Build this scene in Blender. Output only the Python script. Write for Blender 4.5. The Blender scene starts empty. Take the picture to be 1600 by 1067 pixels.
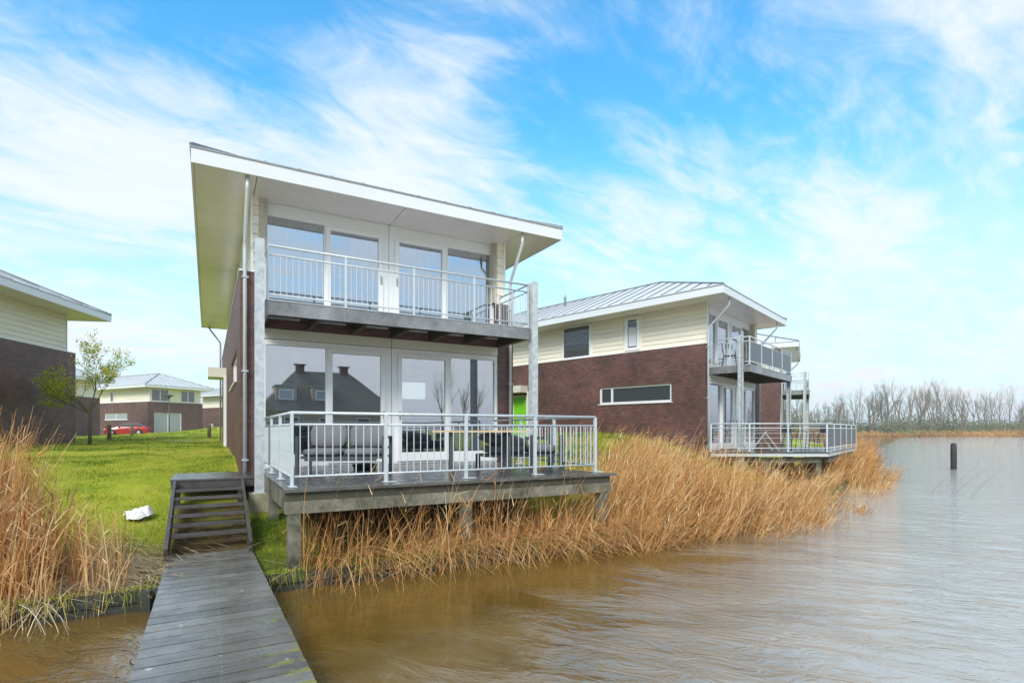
import bpy, bmesh, math, random
import numpy as np
from mathutils import Vector, Matrix, noise as mnoise
random.seed(7); rng = np.random.default_rng(7)
scene = bpy.context.scene
EYE = 1.98                      # water surface is z = 0

# ------------------------------------------------------------------ camera
cam_d = bpy.data.cameras.new("camera"); cam = bpy.data.objects.new("camera", cam_d)
scene.collection.objects.link(cam); scene.camera = cam
cam.location = (0, 0, EYE); cam.rotation_euler = (math.radians(90), 0, 0)
cam_d.sensor_width = 36; cam_d.lens = 36*841/1600; cam_d.shift_y = 138.5/1600
cam_d.clip_start = 0.05; cam_d.clip_end = 6000

# ------------------------------------------------------------------ sun / world
SUN_EL, SUN_AZ = math.radians(38), math.radians(192)     # azimuth clockwise from +Y
sun_d = bpy.data.lights.new("sun", 'SUN'); sun = bpy.data.objects.new("sun", sun_d)
scene.collection.objects.link(sun)
sun_d.energy = 1.5; sun_d.angle = math.radians(20); sun_d.color = (1, 0.96, 0.9)
sd = Vector((math.sin(SUN_AZ)*math.cos(SUN_EL), math.cos(SUN_AZ)*math.cos(SUN_EL), math.sin(SUN_EL)))
sun.rotation_euler = sd.to_track_quat('Z', 'Y').to_euler(); sun.location = (0, 0, 40)
scene.view_settings.view_transform = 'Standard'; scene.view_settings.look = 'None'
scene.view_settings.gamma = 1.0; scene.view_settings.exposure = 1.06
scene.view_settings.use_curve_mapping = False

class NT:
    """tiny node-tree helper"""
    def __init__(s, tree): s.t = tree; s.n = tree.nodes; s.l = tree.links
    def node(s, typ, **kw):
        n = s.n.new(typ)
        for k, v in kw.items():
            if k == 'inp':
                for kk, vv in v.items():
                    if isinstance(vv, bpy.types.NodeSocket): s.l.new(vv, n.inputs[kk])
                    else: n.inputs[kk].default_value = vv
            else: setattr(n, k, v)
        return n
    def math(s, op, a, b=0.0, c=0.0, clamp=False):
        n = s.n.new('ShaderNodeMath'); n.operation = op; n.use_clamp = clamp
        for i, v in enumerate((a, b, c)):
            if isinstance(v, bpy.types.NodeSocket): s.l.new(v, n.inputs[i])
            else: n.inputs[i].default_value = v
        return n.outputs[0]
    def vmath(s, op, a, b=(0, 0, 0), out=0):
        n = s.n.new('ShaderNodeVectorMath'); n.operation = op
        for i, v in enumerate((a, b)):
            if isinstance(v, bpy.types.NodeSocket): s.l.new(v, n.inputs[i])
            else: n.inputs[i].default_value = v
        return n.outputs[out]
    def mix(s, f, a, b):
        n = s.n.new('ShaderNodeMix'); n.data_type = 'RGBA'
        for k, v in ((0, f), (6, a), (7, b)):
            if isinstance(v, bpy.types.NodeSocket): s.l.new(v, n.inputs[k])
            else: n.inputs[k].default_value = v if k == 0 else (*v[:3], 1)
        return n.outputs[2]
    def ramp(s, f, stops, interp='LINEAR'):
        n = s.n.new('ShaderNodeValToRGB'); n.color_ramp.interpolation = interp
        e = n.color_ramp.elements
        while len(e) < len(stops): e.new(0.5)
        for el, (p, c) in zip(e, stops):
            el.position = p; el.color = (c, c, c, 1) if not hasattr(c, '__len__') else (*c[:3], 1)
        s.l.new(f, n.inputs[0]); return n.outputs[0]
    def noise(s, vec, scale, detail=4, rough=0.55, dist=0.0, dim='3D'):
        n = s.node('ShaderNodeTexNoise', noise_dimensions=dim, inp={'Vector': vec, 'Scale': scale, 'Detail': detail, 'Roughness': rough, 'Distortion': dist})
        return n.outputs[0]
    def comb(s, x, y, z):
        return s.node('ShaderNodeCombineXYZ', inp={0: x, 1: y, 2: z}).outputs[0]
    def sep(s, v):
        return s.node('ShaderNodeSeparateXYZ', inp={0: v}).outputs

world = bpy.data.worlds.new("World"); scene.world = world; world.use_nodes = True
w = NT(world.node_tree); w.n.clear()
geo = w.node('ShaderNodeTexCoord').outputs['Generated']
sky = w.node('ShaderNodeTexSky', sky_type='NISHITA', sun_disc=False, sun_elevation=SUN_EL, sun_rotation=SUN_AZ,
             air_density=1.0, dust_density=1.0, ozone_density=2.0)
dx, dy, dz = w.sep(geo)
up = w.math('MAXIMUM', dz, 0.0)
# blue of the photograph's clear patches: sky tinted towards cyan
skyc = w.vmath('MULTIPLY', sky.outputs[0], (0.052, 0.150, 0.172))
# cloud plane coordinates
den = w.math('ADD', up, 0.16)
px = w.math('DIVIDE', dx, den); py = w.math('DIVIDE', dy, den)
ca, sa = math.cos(math.radians(38)), math.sin(math.radians(38))
pa = w.math('ADD', w.math('MULTIPLY', px, ca), w.math('MULTIPLY', py, sa))       # along the streaks
pb = w.math('SUBTRACT', w.math('MULTIPLY', py, ca), w.math('MULTIPLY', px, sa))
v1 = w.comb(w.math('MULTIPLY', pa, 0.42), w.math('MULTIPLY', pb, 1.0), 3.7)
n1 = w.noise(v1, 0.95, 6, 0.52, 0.45)
v2 = w.comb(w.math('MULTIPLY', pa, 1.1), w.math('MULTIPLY', pb, 2.6), 8.1)
n2 = w.noise(v2, 1.9, 8, 0.62, 0.9)
def cdir(x, y):
    v = Vector(((x-800)/841, 1, (672-y)/841)).normalized(); return tuple(v)
def blob(x, y, k):
    d = w.vmath('DOT_PRODUCT', geo, cdir(x, y), out=1)
    return w.math('POWER', 2.718, w.math('MULTIPLY', w.math('SUBTRACT', d, 1.0), k))
v3 = w.comb(w.math('MULTIPLY', pa, 0.9), w.math('MULTIPLY', pb, 1.5), 1.3)
n3 = w.noise(v3, 3.6, 6, 0.6, 1.6)
cov = w.math('ADD', w.math('MULTIPLY', n1, 1.1), w.math('ADD', w.math('MULTIPLY', n2, 0.62), w.math('MULTIPLY', n3, 0.58)))
cov = w.math('SUBTRACT', cov, 0.645)
back = w.node('ShaderNodeMapRange', interpolation_type='SMOOTHSTEP', inp={0: dy, 1: 0.1, 2: -0.5, 3: 0.0, 4: 0.22}).outputs[0]
cov = w.math('ADD', cov, back)
for x, y, k, a in ((90, 190, 40, 0.30), (330, 240, 60, 0.20), (560, 300, 60, .20), (60, 360, 60, 0.16), (760, 330, 60, .10), (1020, 330, 120, 0.26), (1330, 370, 110, 0.26), (1540, 400, 90, .12),
                   (1540, 50, 140, 0.20), (640, 170, 120, 0.14), (1000, 120, 30, -0.17), (1180, 250, 70, -0.12), (820, 230, 90, -0.12), (20, 20, 40, -0.26), (380, 40, 50, -0.26), (1430, 180, 40, -.20), (240, 430, 90, -.12), (1500, 520, 120, -.08), (1250, 130, 90, .10)):
    cov = w.math('ADD', cov, w.math('MULTIPLY', blob(x, y, k), a))
m = w.node('ShaderNodeMapRange', interpolation_type='SMOOTHSTEP', inp={0: cov, 1: 0.24, 2: 0.84, 3: 0.0, 4: 1.0}).outputs[0]
hz = w.node('ShaderNodeMapRange', interpolation_type='SMOOTHSTEP', inp={0: dz, 1: 0.0, 2: 0.52, 3: 0.84, 4: 0.0}).outputs[0]
m = w.math('MAXIMUM', w.math('MULTIPLY', m, 0.90), w.math('ADD', hz, w.math('MULTIPLY', m, 0.36), clamp=True))
cloudc = w.mix(n2, (0.40, 0.445, 0.49), (0.53, 0.53, 0.53))
col = w.mix(m, skyc, cloudc)
bg = w.node('ShaderNodeBackground', inp={0: col, 1: 1.0})
wo = w.node('ShaderNodeOutputWorld', inp={0: bg.outputs[0]})

# ------------------------------------------------------------------ frames
TH = math.atan2(.4918, .8707)
U = (math.cos(TH), math.sin(TH)); V = (-math.sin(TH), math.cos(TH))
def P(u, v): return (u*U[0]+v*V[0], u*U[1]+v*V[1])

# ------------------------------------------------------------------ helpers
COL = scene.collection
def tag(o, label=None, cat=None, group=None, kind=None):
    if label: o['label'] = label
    if cat: o['category'] = cat
    if group: o['group'] = group
    if kind: o['kind'] = kind
    return o
def empty(name, loc, rz=0.0, label=None, cat=None, group=None):
    o = bpy.data.objects.new(name, None); COL.objects.link(o)
    o.location = loc; o.rotation_euler = (0, 0, rz); o.empty_display_size = 0.3
    return tag(o, label, cat, group)
def link(name, me, parent=None, loc=(0, 0, 0), rot=None, scale=None):
    o = bpy.data.objects.new(name, me); COL.objects.link(o)
    if parent: o.parent = parent
    o.location = loc
    if rot: o.rotation_euler = rot
    if scale: o.scale = scale
    return o
IDENT = lambda x, y, z: (x, y, z)
class MB:
    def __init__(s, S=IDENT): s.v = []; s.f = []; s.S = S; s.sm = []
    def add(s, pts, faces, smooth=False):
        b = len(s.v); s.v += [s.S(*p) for p in pts]; s.f += [tuple(b+i for i in f) for f in faces]; s.sm += [smooth]*len(faces); return s
    def box(s, x0, x1, y0, y1, z0, z1):
        return s.add([(x0, y0, z0), (x1, y0, z0), (x1, y1, z0), (x0, y1, z0), (x0, y0, z1), (x1, y0, z1), (x1, y1, z1), (x0, y1, z1)],
              [(0, 3, 2, 1), (4, 5, 6, 7), (0, 1, 5, 4), (1, 2, 6, 5), (2, 3, 7, 6), (3, 0, 4, 7)])
    def bar(s, a, b, wd, ht=None, upv=(0, 0, 1)):
        """rectangular bar from a to b"""
        ht = wd if ht is None else ht
        a, b = Vector(a), Vector(b); d = (b-a).normalized(); upv = Vector(upv)
        if abs(d.dot(upv)) > 0.98: upv = Vector((0, 1, 0))
        r = d.cross(upv).normalized()*wd/2; q = r.cross(d).normalized()*ht/2
        p = [a-r-q, a+r-q, a+r+q, a-r+q, b-r-q, b+r-q, b+r+q, b-r+q]
        return s.add([tuple(x) for x in p], [(3, 2, 1, 0), (4, 5, 6, 7), (0, 1, 5, 4), (1, 2, 6, 5), (2, 3, 7, 6), (3, 0, 4, 7)])
    def tube(s, pts, r, n=8, caps=True):
        pts = [Vector(p) for p in pts]; k = len(pts)
        rs = r if hasattr(r, '__len__') else [r]*k
        rings = []; prev = None
        for i, p in enumerate(pts):
            d = (pts[min(i+1, k-1)]-pts[max(i-1, 0)]).normalized()
            a = prev if prev is not None else (Vector((1, 0, 0)) if abs(d.x) < .9 else Vector((0, 1, 0)))
            a = (a-d*a.dot(d)).normalized(); prev = a; bb = d.cross(a)
            rings += [tuple(p+(a*math.cos(t)+bb*math.sin(t))*rs[i]) for t in [2*math.pi*j/n for j in range(n)]]
        f = [(i*n+j, i*n+(j+1) % n, (i+1)*n+(j+1) % n, (i+1)*n+j) for i in range(k-1) for j in range(n)]
        if caps: f += [tuple(range(n))[::-1], tuple((k-1)*n+j for j in range(n))]
        return s.add(rings, f, n > 4)
    def lathe(s, prof, n=16, c=(0, 0)):
        pts = [(c[0]+r*math.cos(2*math.pi*j/n), c[1]+r*math.sin(2*math.pi*j/n), z) for r, z in prof for j in range(n)]
        k = len(prof)
        f = [(i*n+j, i*n+(j+1) % n, (i+1)*n+(j+1) % n, (i+1)*n+j) for i in range(k-1) for j in range(n)]
        f += [tuple(range(n))[::-1], tuple((k-1)*n+j for j in range(n))]
        return s.add(pts, f, True)
    def prism(s, poly, z0, z1):
        n = len(poly)
        return s.add([(x, y, z0) for x, y in poly]+[(x, y, z1) for x, y in poly],
              [tuple(range(n))[::-1], tuple(range(n, 2*n))]+[(i, (i+1) % n, n+(i+1) % n, n+i) for i in range(n)])
    def panel(s, axis, a0, a1, z0, z1, t0, t1, holes):
        """wall along axis 'x' or 'y' of thickness t0..t1 with rectangular holes (a0,a1,z0,z1)"""
        A = sorted({a0, a1} | {h[0] for h in holes} | {h[1] for h in holes}); Z = sorted({z0, z1} | {h[2] for h in holes} | {h[3] for h in holes})
        for i in range(len(A)-1):
            j = 0
            while j < len(Z)-1:
                def solid(jj):
                    ca_, cz = (A[i]+A[i+1])/2, (Z[jj]+Z[jj+1])/2
                    return not any(h[0] < ca_ < h[1] and h[2] < cz < h[3] for h in holes)
                if not solid(j): j += 1; continue
                k = j
                while k+1 < len(Z)-1 and solid(k+1): k += 1
                if axis == 'x': s.box(A[i], A[i+1], t0, t1, Z[j], Z[k+1])
                else: s.box(t0, t1, A[i], A[i+1], Z[j], Z[k+1])
                j = k+1
        return s
    def mesh(s, name, mat):
        me = bpy.data.meshes.new(name); me.from_pydata(s.v, [], s.f)
        if any(s.sm): me.polygons.foreach_set('use_smooth', s.sm)
        if mat: me.materials.append(mat)
        me.update(); return me
    def build(s, name, mat, parent=None, loc=(0, 0, 0), rot=None):
        return link(name, s.mesh(name, mat), parent, loc, rot)
def np_mesh(name, verts, quads, mat, attrs=None):
    me = bpy.data.meshes.new(name); nv = len(verts); k = quads.shape[1]; nf = len(quads)
    me.vertices.add(nv); me.vertices.foreach_set('co', verts.astype(np.float32).ravel())
    me.loops.add(nf*k); me.loops.foreach_set('vertex_index', quads.astype(np.int32).ravel())
    me.polygons.add(nf); me.polygons.foreach_set('loop_start', (np.arange(nf)*k).astype(np.int32))
    me.polygons.foreach_set('loop_total', np.full(nf, k, np.int32))
    me.update(calc_edges=True)
    for an, av in (attrs or {}).items():
        a = me.attributes.new(an, 'FLOAT', 'POINT'); a.data.foreach_set('value', av.astype(np.float32))
    if mat: me.materials.append(mat)
    return me
def cushion_mesh(name, wd, dp, ht, bev, mat, puff=0.0):
    bm = bmesh.new(); bmesh.ops.create_cube(bm, size=1)
    for v in bm.verts: v.co = Vector((v.co.x*wd, v.co.y*dp, v.co.z*ht))
    bmesh.ops.subdivide_edges(bm, edges=bm.edges[:], cuts=3, use_grid_fill=True)
    for v in bm.verts:
        fx, fy, fz = v.co.x/(wd/2), v.co.y/(dp/2), v.co.z/(ht/2)
        k = (1-abs(fx)**4)*(1-abs(fy)**4) if ht <= dp else (1-abs(fx)**4)*(1-abs(fz)**4)
        ax = 2 if ht <= dp else 1
        v.co[ax] *= 1+puff*k
        e = sorted((abs(fx), abs(fy), abs(fz)))
        sh = 1-bev*max(0, e[1]-.4)*max(0, e[2]-.4)
        v.co *= sh
    me = bpy.data.meshes.new(name); bm.to_mesh(me); bm.free(); me.polygons.foreach_set('use_smooth', [True]*len(me.polygons)); me.materials.append(mat)
    return me

# ------------------------------------------------------------------ materials
M = {}
def newmat(name):
    m_ = bpy.data.materials.new(name); m_.use_nodes = True; t = NT(m_.node_tree); t.n.clear()
    t.p = t.node('ShaderNodeBsdfPrincipled'); t.o = t.node('ShaderNodeOutputMaterial', inp={0: t.p.outputs[0]})
    t.m = m_; M[name] = m_; return t
def bump(t, h, strength, dist=0.01, normal_to=None):
    b = t.node('ShaderNodeBump', inp={'Height': h, 'Strength': strength, 'Distance': dist})
    t.l.new(b.outputs[0], (normal_to or t.p).inputs['Normal']); return b
def basic(name, c, rough=0.5, metal=0.0, var=0.15, scale=6.0, c2=None, bmp=0.0, bscale=60, stretch=(1, 1, 1), spec=0.5, rnd=0.0, wet=0.0):
    t = newmat(name); oc = t.node('ShaderNodeTexCoord').outputs['Object']
    vec = t.vmath('MULTIPLY', oc, stretch)
    n = t.noise(vec, scale, 5, 0.6)
    n_b = t.noise(vec, scale*5.3, 4, 0.65)
    f = t.ramp(t.math('ADD', t.math('MULTIPLY', n, .65), t.math('MULTIPLY', n_b, .35)), [(0.36, 0), (0.64, 1)])
    lo = c2 if c2 else tuple(x*(1-var) for x in c); hi = c if c2 else tuple(min(1, x*(1+var)) for x in c)
    cc = t.mix(f, lo, hi)
    if rnd:
        r = t.node('ShaderNodeObjectInfo').outputs['Random']
        k = t.math('ADD', t.math('MULTIPLY', r, 2*rnd), 1-rnd)
        cc = t.vmath('MULTIPLY', cc, t.comb(k, k, k))
    t.l.new(cc, t.p.inputs['Base Color'])
    t.p.inputs['Roughness'].default_value = rough; t.p.inputs['Metallic'].default_value = metal
    t.p.inputs['Specular IOR Level'].default_value = spec
    t.l.new(t.math('MULTIPLY', t.math('ADD', t.math('MULTIPLY', n_b, .5), .75), rough), t.p.inputs['Roughness'])
    if bmp: bump(t, t.noise(vec, bscale, 3, 0.6), bmp, 0.004)
    return t
basic('white_frame', (0.80, 0.80, 0.81), 0.32, var=.03, scale=2)
basic('cream_board', (0.82, 0.755, 0.63), 0.5, var=.05, scale=2.5, rnd=.05, bmp=.2, bscale=40, stretch=(1, .25, 1))
basic('cream_panel', (0.68, 0.66, 0.58), 0.45, var=.05, scale=1.5)
basic('soffit', (0.76, 0.71, 0.71), 0.22, var=.05, scale=1.2, rnd=.03)
basic('fascia_white', (0.72, 0.74, 0.76), 0.35, var=.03, scale=1.2, stretch=(.3, .3, 2))
basic('trim_grey', (0.33, 0.33, 0.34), 0.4, metal=.5)
basic('galv', (0.62, 0.65, 0.66), 0.45, metal=.2, c2=(0.36, 0.40, 0.44), scale=9)
basic('galv_light', (0.64, 0.68, 0.70), 0.42, metal=.2, c2=(0.50, 0.55, 0.58), scale=14)
basic('steel_channel', (0.34, 0.345, 0.36), 0.36, metal=.35, c2=(0.17, 0.17, 0.17), scale=1.6)
basic('zinc_pipe', (0.36, 0.38, 0.40), 0.4, metal=.5, var=.12)
basic('white_pipe', (0.58, 0.60, 0.61), 0.4, metal=.2, var=.05)
basic('dark_wood', (0.055, 0.047, 0.040), 0.6, c2=(0.025, 0.022, 0.02), scale=4, stretch=(1, 1, 4))
basic('joist', (0.075, 0.055, 0.025), 0.6, c2=(0.03, 0.022, 0.012), scale=3)
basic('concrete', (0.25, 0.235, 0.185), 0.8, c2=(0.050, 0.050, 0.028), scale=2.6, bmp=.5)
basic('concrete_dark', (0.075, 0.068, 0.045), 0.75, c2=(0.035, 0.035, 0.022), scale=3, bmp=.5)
basic('block', (0.40, 0.36, 0.27), 0.85, c2=(0.22, 0.22, 0.13), scale=5, bmp=.5)
basic('charcoal', (0.055, 0.06, 0.068), 0.45, var=.1)
basic('cushion', (0.155, 0.155, 0.17), 0.9, var=.12, scale=5, bmp=.3, bscale=260)
basic('table_wood', (0.62, 0.44, 0.25), 0.5, var=.15, scale=5, stretch=(1, 8, 1))
basic('green_door', (0.20, 0.62, 0.01), 0.4, var=.03)
basic('zinc_roof', (0.66, 0.67, 0.66), 0.5, metal=.0, c2=(0.56, 0.58, 0.58), scale=1.1)
basic('seam', (0.20, 0.22, 0.24), 0.4, metal=.4)
basic('interior', (0.50, 0.49, 0.46), 0.8, var=.03)
basic('floor_wood', (0.22, 0.15, 0.09), 0.5, var=.1)
basic('curtain', (0.62, 0.63, 0.66), 0.9, var=.06, scale=3, stretch=(8, 1, .2))
basic('white_matte', (0.82, 0.84, 0.80), 0.6, var=.03)
basic('revetment', (0.050, 0.052, 0.045), 0.6, c2=(0.018, 0.022, 0.014), scale=3, stretch=(1, 1, 5), bmp=.6, rnd=.25)
basic('bollard_wood', (0.20, 0.15, 0.10), 0.85, c2=(0.09, 0.07, 0.05), scale=5)
basic('mooring', (0.055, 0.05, 0.05), 0.7, c2=(0.02, 0.02, 0.022), scale=4)
basic('path', (0.50, 0.49, 0.47), 0.85, var=.15, scale=5)
basic('bark', (0.16, 0.14, 0.07), 0.9, c2=(0.09, 0.09, 0.04), scale=12)
basic('bark_far', (0.23, 0.18, 0.12), 0.9, c2=(0.13, 0.115, 0.07), scale=1)
basic('thatch', (0.24, 0.21, 0.16), 0.95, c2=(0.15, 0.13, 0.10), scale=2, bmp=.4)
basic('stucco', (0.42, 0.36, 0.28), 0.9, var=.1)
basic('tyre', (0.02, 0.02, 0.02), 0.8)
basic('rim', (0.5, 0.5, 0.52), 0.3, metal=.8)
basic('car_red', (0.42, 0.012, 0.02), 0.22, var=.05); M['car_red'].node_tree.nodes['Principled BSDF'].inputs['Coat Weight'].default_value = .6
basic('lamp_clear', (0.7, 0.72, 0.75), 0.15); basic('lamp_red', (0.5, 0.02, 0.015), 0.2)
basic('bag', (0.80, 0.80, 0.80), 0.35, var=.04)
basic('screw', (0.70, 0.72, 0.70), 0.35, metal=.3)
basic('screen', (0.075, 0.085, 0.10), 0.35, var=.2, scale=12)

basic('added_glow', (0.8, 0.8, 0.76), .6); M['added_glow'].node_tree.nodes['Principled BSDF'].inputs['Emission Color'].default_value = (.95, 1, .94, 1); M['added_glow'].node_tree.nodes['Principled BSDF'].inputs['Emission Strength'].default_value = .42  # emission added so the white box shows through the reflective pane
def brick_mat():
    t = newmat('brick'); oc = t.node('ShaderNodeTexCoord').outputs['Object']; x, y, z = t.sep(oc)
    a = t.math('ADD', x, y); vec = t.comb(a, z, 0.0)
    b = t.node('ShaderNodeTexBrick', offset=0.5, inp={'Vector': vec, 'Color1': (0.190, 0.070, 0.056, 1), 'Color2': (0.088, 0.042, 0.038, 1), 'Mortar': (0.10, 0.085, 0.078, 1),
               'Scale': 1.0, 'Mortar Size': 0.0055, 'Mortar Smooth': 0.2, 'Bias': 0.0, 'Brick Width': 0.21, 'Row Height': 0.0605})
    n = t.noise(oc, 0.9, 5, .6); n3 = t.noise(vec, 9.0, 3, .7)
    k = t.ramp(n, [(0.3, 0.62), (0.7, 1.30)])
    c = t.vmath('MULTIPLY', b.outputs[0], k)
    c = t.mix(t.ramp(n3, [(0.56, 0.0), (0.8, 0.45)]), c, (0.13, 0.085, 0.085))
    t.l.new(c, t.p.inputs['Base Color']); t.p.inputs['Roughness'].default_value = .55
    t.p.inputs['Specular IOR Level'].default_value = .6
    inv = t.math('SUBTRACT', 1.0, b.outputs['Fac'])
    h = t.math('ADD', inv, t.math('MULTIPLY', t.noise(oc, 90, 3, .6), .35))
    bump(t, h, .7, .006)
brick_mat()

def glass_mat():
    t = newmat('glass'); t.n.remove(t.p)
    oc = t.node('ShaderNodeTexCoord').outputs['Object']
    bp = t.node('ShaderNodeBump', inp={'Height': t.noise(oc, 0.9, 1, .4), 'Strength': 0.05, 'Distance': 0.02})
    g = t.node('ShaderNodeBsdfGlossy', inp={'Color': (0.92, 0.93, 1.0, 1), 'Roughness': 0.0, 'Normal': bp.outputs[0]})
    tr = t.node('ShaderNodeBsdfTransparent', inp={'Color': (0.80, 0.86, 0.86, 1)})
    fr = t.node('ShaderNodeFresnel', inp={'IOR': 1.7})
    f = t.math('ADD', t.math('MULTIPLY', fr.outputs[0], .9), 0.34, clamp=True)
    mx = t.node('ShaderNodeMixShader', inp={0: f, 1: tr.outputs[0], 2: g.outputs[0]})
    t.l.new(mx.outputs[0], t.o.inputs[0])
glass_mat()
def dark_glass():
    t = newmat('dark_glass'); t.p.inputs['Base Color'].default_value = (0.055, 0.065, 0.07, 1); t.p.inputs['Roughness'].default_value = .04
    t.p.inputs['IOR'].default_value = 2.0
dark_glass()
def pale_glass():
    t = newmat('pale_glass'); t.p.inputs['Base Color'].default_value = (0.30, 0.33, 0.33, 1); t.p.inputs['Roughness'].default_value = .06
    t.p.inputs['IOR'].default_value = 1.9
pale_glass()

def plank_mat(name, base, dark, algae, rough):
    """wet weathered timber; grain runs along local x of every plank; coordinates from world position so that each plank differs"""
    t = newmat(name)
    pos = t.node('ShaderNodeNewGeometry').outputs['Position']
    u = t.vmath('DOT_PRODUCT', pos, (U[0], U[1], 0), out=1); v = t.vmath('DOT_PRODUCT', pos, (V[0], V[1], 0), out=1); z = t.sep(pos)[2]
    r = t.node('ShaderNodeObjectInfo').outputs['Random']
    grain = t.noise(t.comb(t.math('MULTIPLY', u, 3.0), t.math('MULTIPLY', v, 46), t.math('MULTIPLY', r, 30)), 1.0, 4, .6)
    blot = t.noise(t.comb(u, v, z), 3.2, 5, .65)
    f = t.ramp(t.math('ADD', t.math('MULTIPLY', grain, .5), t.math('MULTIPLY', blot, .5)), [(0.34, 0), (0.66, 1)])
    c = t.mix(f, dark, base)
    k = t.math('ADD', t.math('MULTIPLY', r, .5), .75); c = t.vmath('MULTIPLY', c, t.comb(k, k, k))
    if algae:
        an = t.noise(t.comb(t.math('MULTIPLY', u, 2.0), t.math('MULTIPLY', v, 5.0), 2.0), 2.2, 5, .7)
        sp = t.noise(t.comb(u, v, 9.0), 34, 3, .7)
        edge = t.node('ShaderNodeMapRange', inp={0: u, 1: 0.0, 2: 0.62, 3: -0.14, 4: 0.14}).outputs[0]
        near = t.node('ShaderNodeMapRange', inp={0: v, 1: 7.0, 2: 4.0, 3: -0.16, 4: 0.05}).outputs[0]
        lo = t.node('ShaderNodeTexCoord').outputs['Object']; ly = t.sep(lo)[1]
        gap = t.node('ShaderNodeMapRange', inp={0: t.math('ABSOLUTE', ly), 1: 0.060, 2: 0.096, 3: 0.0, 4: 0.17}).outputs[0]
        a = t.math('ADD', t.math('ADD', t.math('ADD', an, edge), near), t.math('ADD', gap, t.math('MULTIPLY', t.math('SUBTRACT', sp, .5), .35)))
        am = t.ramp(a, [(0.68, 0), (0.84, .85)])
        c = t.mix(am, c, (0.26, 0.28, 0.05))
        wh = t.ramp(t.noise(t.comb(u, v, 1.0), 7.0, 2, .5), [(0.715, 0), (0.74, .75)])
        c = t.mix(wh, c, (0.42, 0.42, 0.38))
    t.l.new(c, t.p.inputs['Base Color'])
    wet = t.noise(t.comb(u, v, 4.0), 5.0, 4, .6)
    t.l.new(t.ramp(wet, [(0.35, rough*.55), (0.65, rough*1.5)]), t.p.inputs['Roughness'])
    t.p.inputs['Specular IOR Level'].default_value = .8
    h = t.math('ADD', grain, t.math('MULTIPLY', t.noise(t.comb(u, v, z), 60, 3, .6), .6))
    bump(t, h, .45, .004)
plank_mat('jetty_plank', (0.20, 0.195, 0.18), (0.085, 0.08, 0.072), True, .23)
plank_mat('deck_plank', (0.11, 0.105, 0.095), (0.05, 0.047, 0.042), False, .26)
plank_mat('stair_wood', (0.10, 0.085, 0.078), (0.045, 0.038, 0.035), False, .42)

def tone_mat(name, stops, rough=.85, trans=0.0, spec=.2):
    t = newmat(name); a = t.node('ShaderNodeAttribute', attribute_name='tone').outputs['Fac']
    c = t.ramp(a, stops); t.l.new(c, t.p.inputs['Base Color'])
    t.p.inputs['Roughness'].default_value = rough; t.p.inputs['Specular IOR Level'].default_value = spec
    if trans:
        tl = t.node('ShaderNodeBsdfTranslucent', inp={0: c}); mx = t.node('ShaderNodeMixShader', inp={0: trans, 1: t.p.outputs[0], 2: tl.outputs[0]})
        t.l.new(mx.outputs[0], t.o.inputs[0])
tone_mat('reed', [(0, (0.09, 0.045, 0.020)), (0.2, (0.36, 0.16, 0.045)), (0.45, (0.62, 0.31, 0.10)), (0.7, (0.76, 0.46, 0.19)), (1, (0.84, 0.66, 0.40))], trans=.22)
tone_mat('straw', [(0, (0.20, 0.12, 0.06)), (0.4, (0.46, 0.32, 0.17)), (0.8, (0.64, 0.50, 0.31)), (1, (0.74, 0.64, 0.46))], trans=.1)
tone_mat('grass', [(0, (0.07, 0.15, 0.012)), (0.3, (0.20, 0.29, 0.026)), (0.55, (0.40, 0.43, 0.055)), (0.8, (0.58, 0.54, 0.09)), (1, (0.62, 0.46, 0.18))], trans=.3)
tone_mat('leaf', [(0, (0.24, 0.32, 0.02)), (0.5, (0.48, 0.50, 0.03)), (1, (0.70, 0.66, 0.10))], trans=.35)
tone_mat('scrub', [(0, (0.08, 0.085, 0.045)), (0.5, (0.19, 0.20, 0.075)), (0.8, (0.26, 0.23, 0.12)), (1, (0.28, 0.20, 0.12))])

def ground_mat():
    t = newmat('ground'); pos = t.node('ShaderNodeNewGeometry').outputs['Position']
    n = t.noise(pos, .55, 6, .62); n2_ = t.noise(pos, 3.1, 5, .65); n3 = t.noise(pos, 26, 4, .7)
    f = t.math('ADD', t.math('ADD', t.math('MULTIPLY', n, .45), t.math('MULTIPLY', n2_, .30)), t.math('MULTIPLY', n3, .25))
    c = t.ramp(f, [(0.33, (0.10, 0.16, 0.014)), (0.44, (0.26, 0.33, 0.022)), (0.55, (0.40, 0.42, 0.04)), (0.68, (0.48, 0.38, 0.11))])
    z = t.sep(pos)[2]
    mud = t.node('ShaderNodeMapRange', inp={0: t.math('ADD', z, t.math('MULTIPLY', n2_, .22)), 1: 0.52, 2: 0.26, 3: 0.0, 4: 1.0}).outputs[0]
    c = t.mix(t.math('MULTIPLY', mud, .8), c, (0.07, 0.055, 0.03))
    so_ = t.node('ShaderNodeAttribute', attribute_name='soil').outputs['Fac']
    c = t.mix(t.math('MULTIPLY', so_, t.ramp(n2_, [(.3, .6), (.55, 1)])), c, t.mix(n3, (0.035, 0.026, 0.016), (0.16, 0.10, 0.05)))
    t.l.new(c, t.p.inputs['Base Color']); t.p.inputs['Roughness'].default_value = .95; t.p.inputs['Specular IOR Level'].default_value = .15
    bump(t, t.math('ADD', n3, n2_), .8, .05)
ground_mat()

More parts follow.
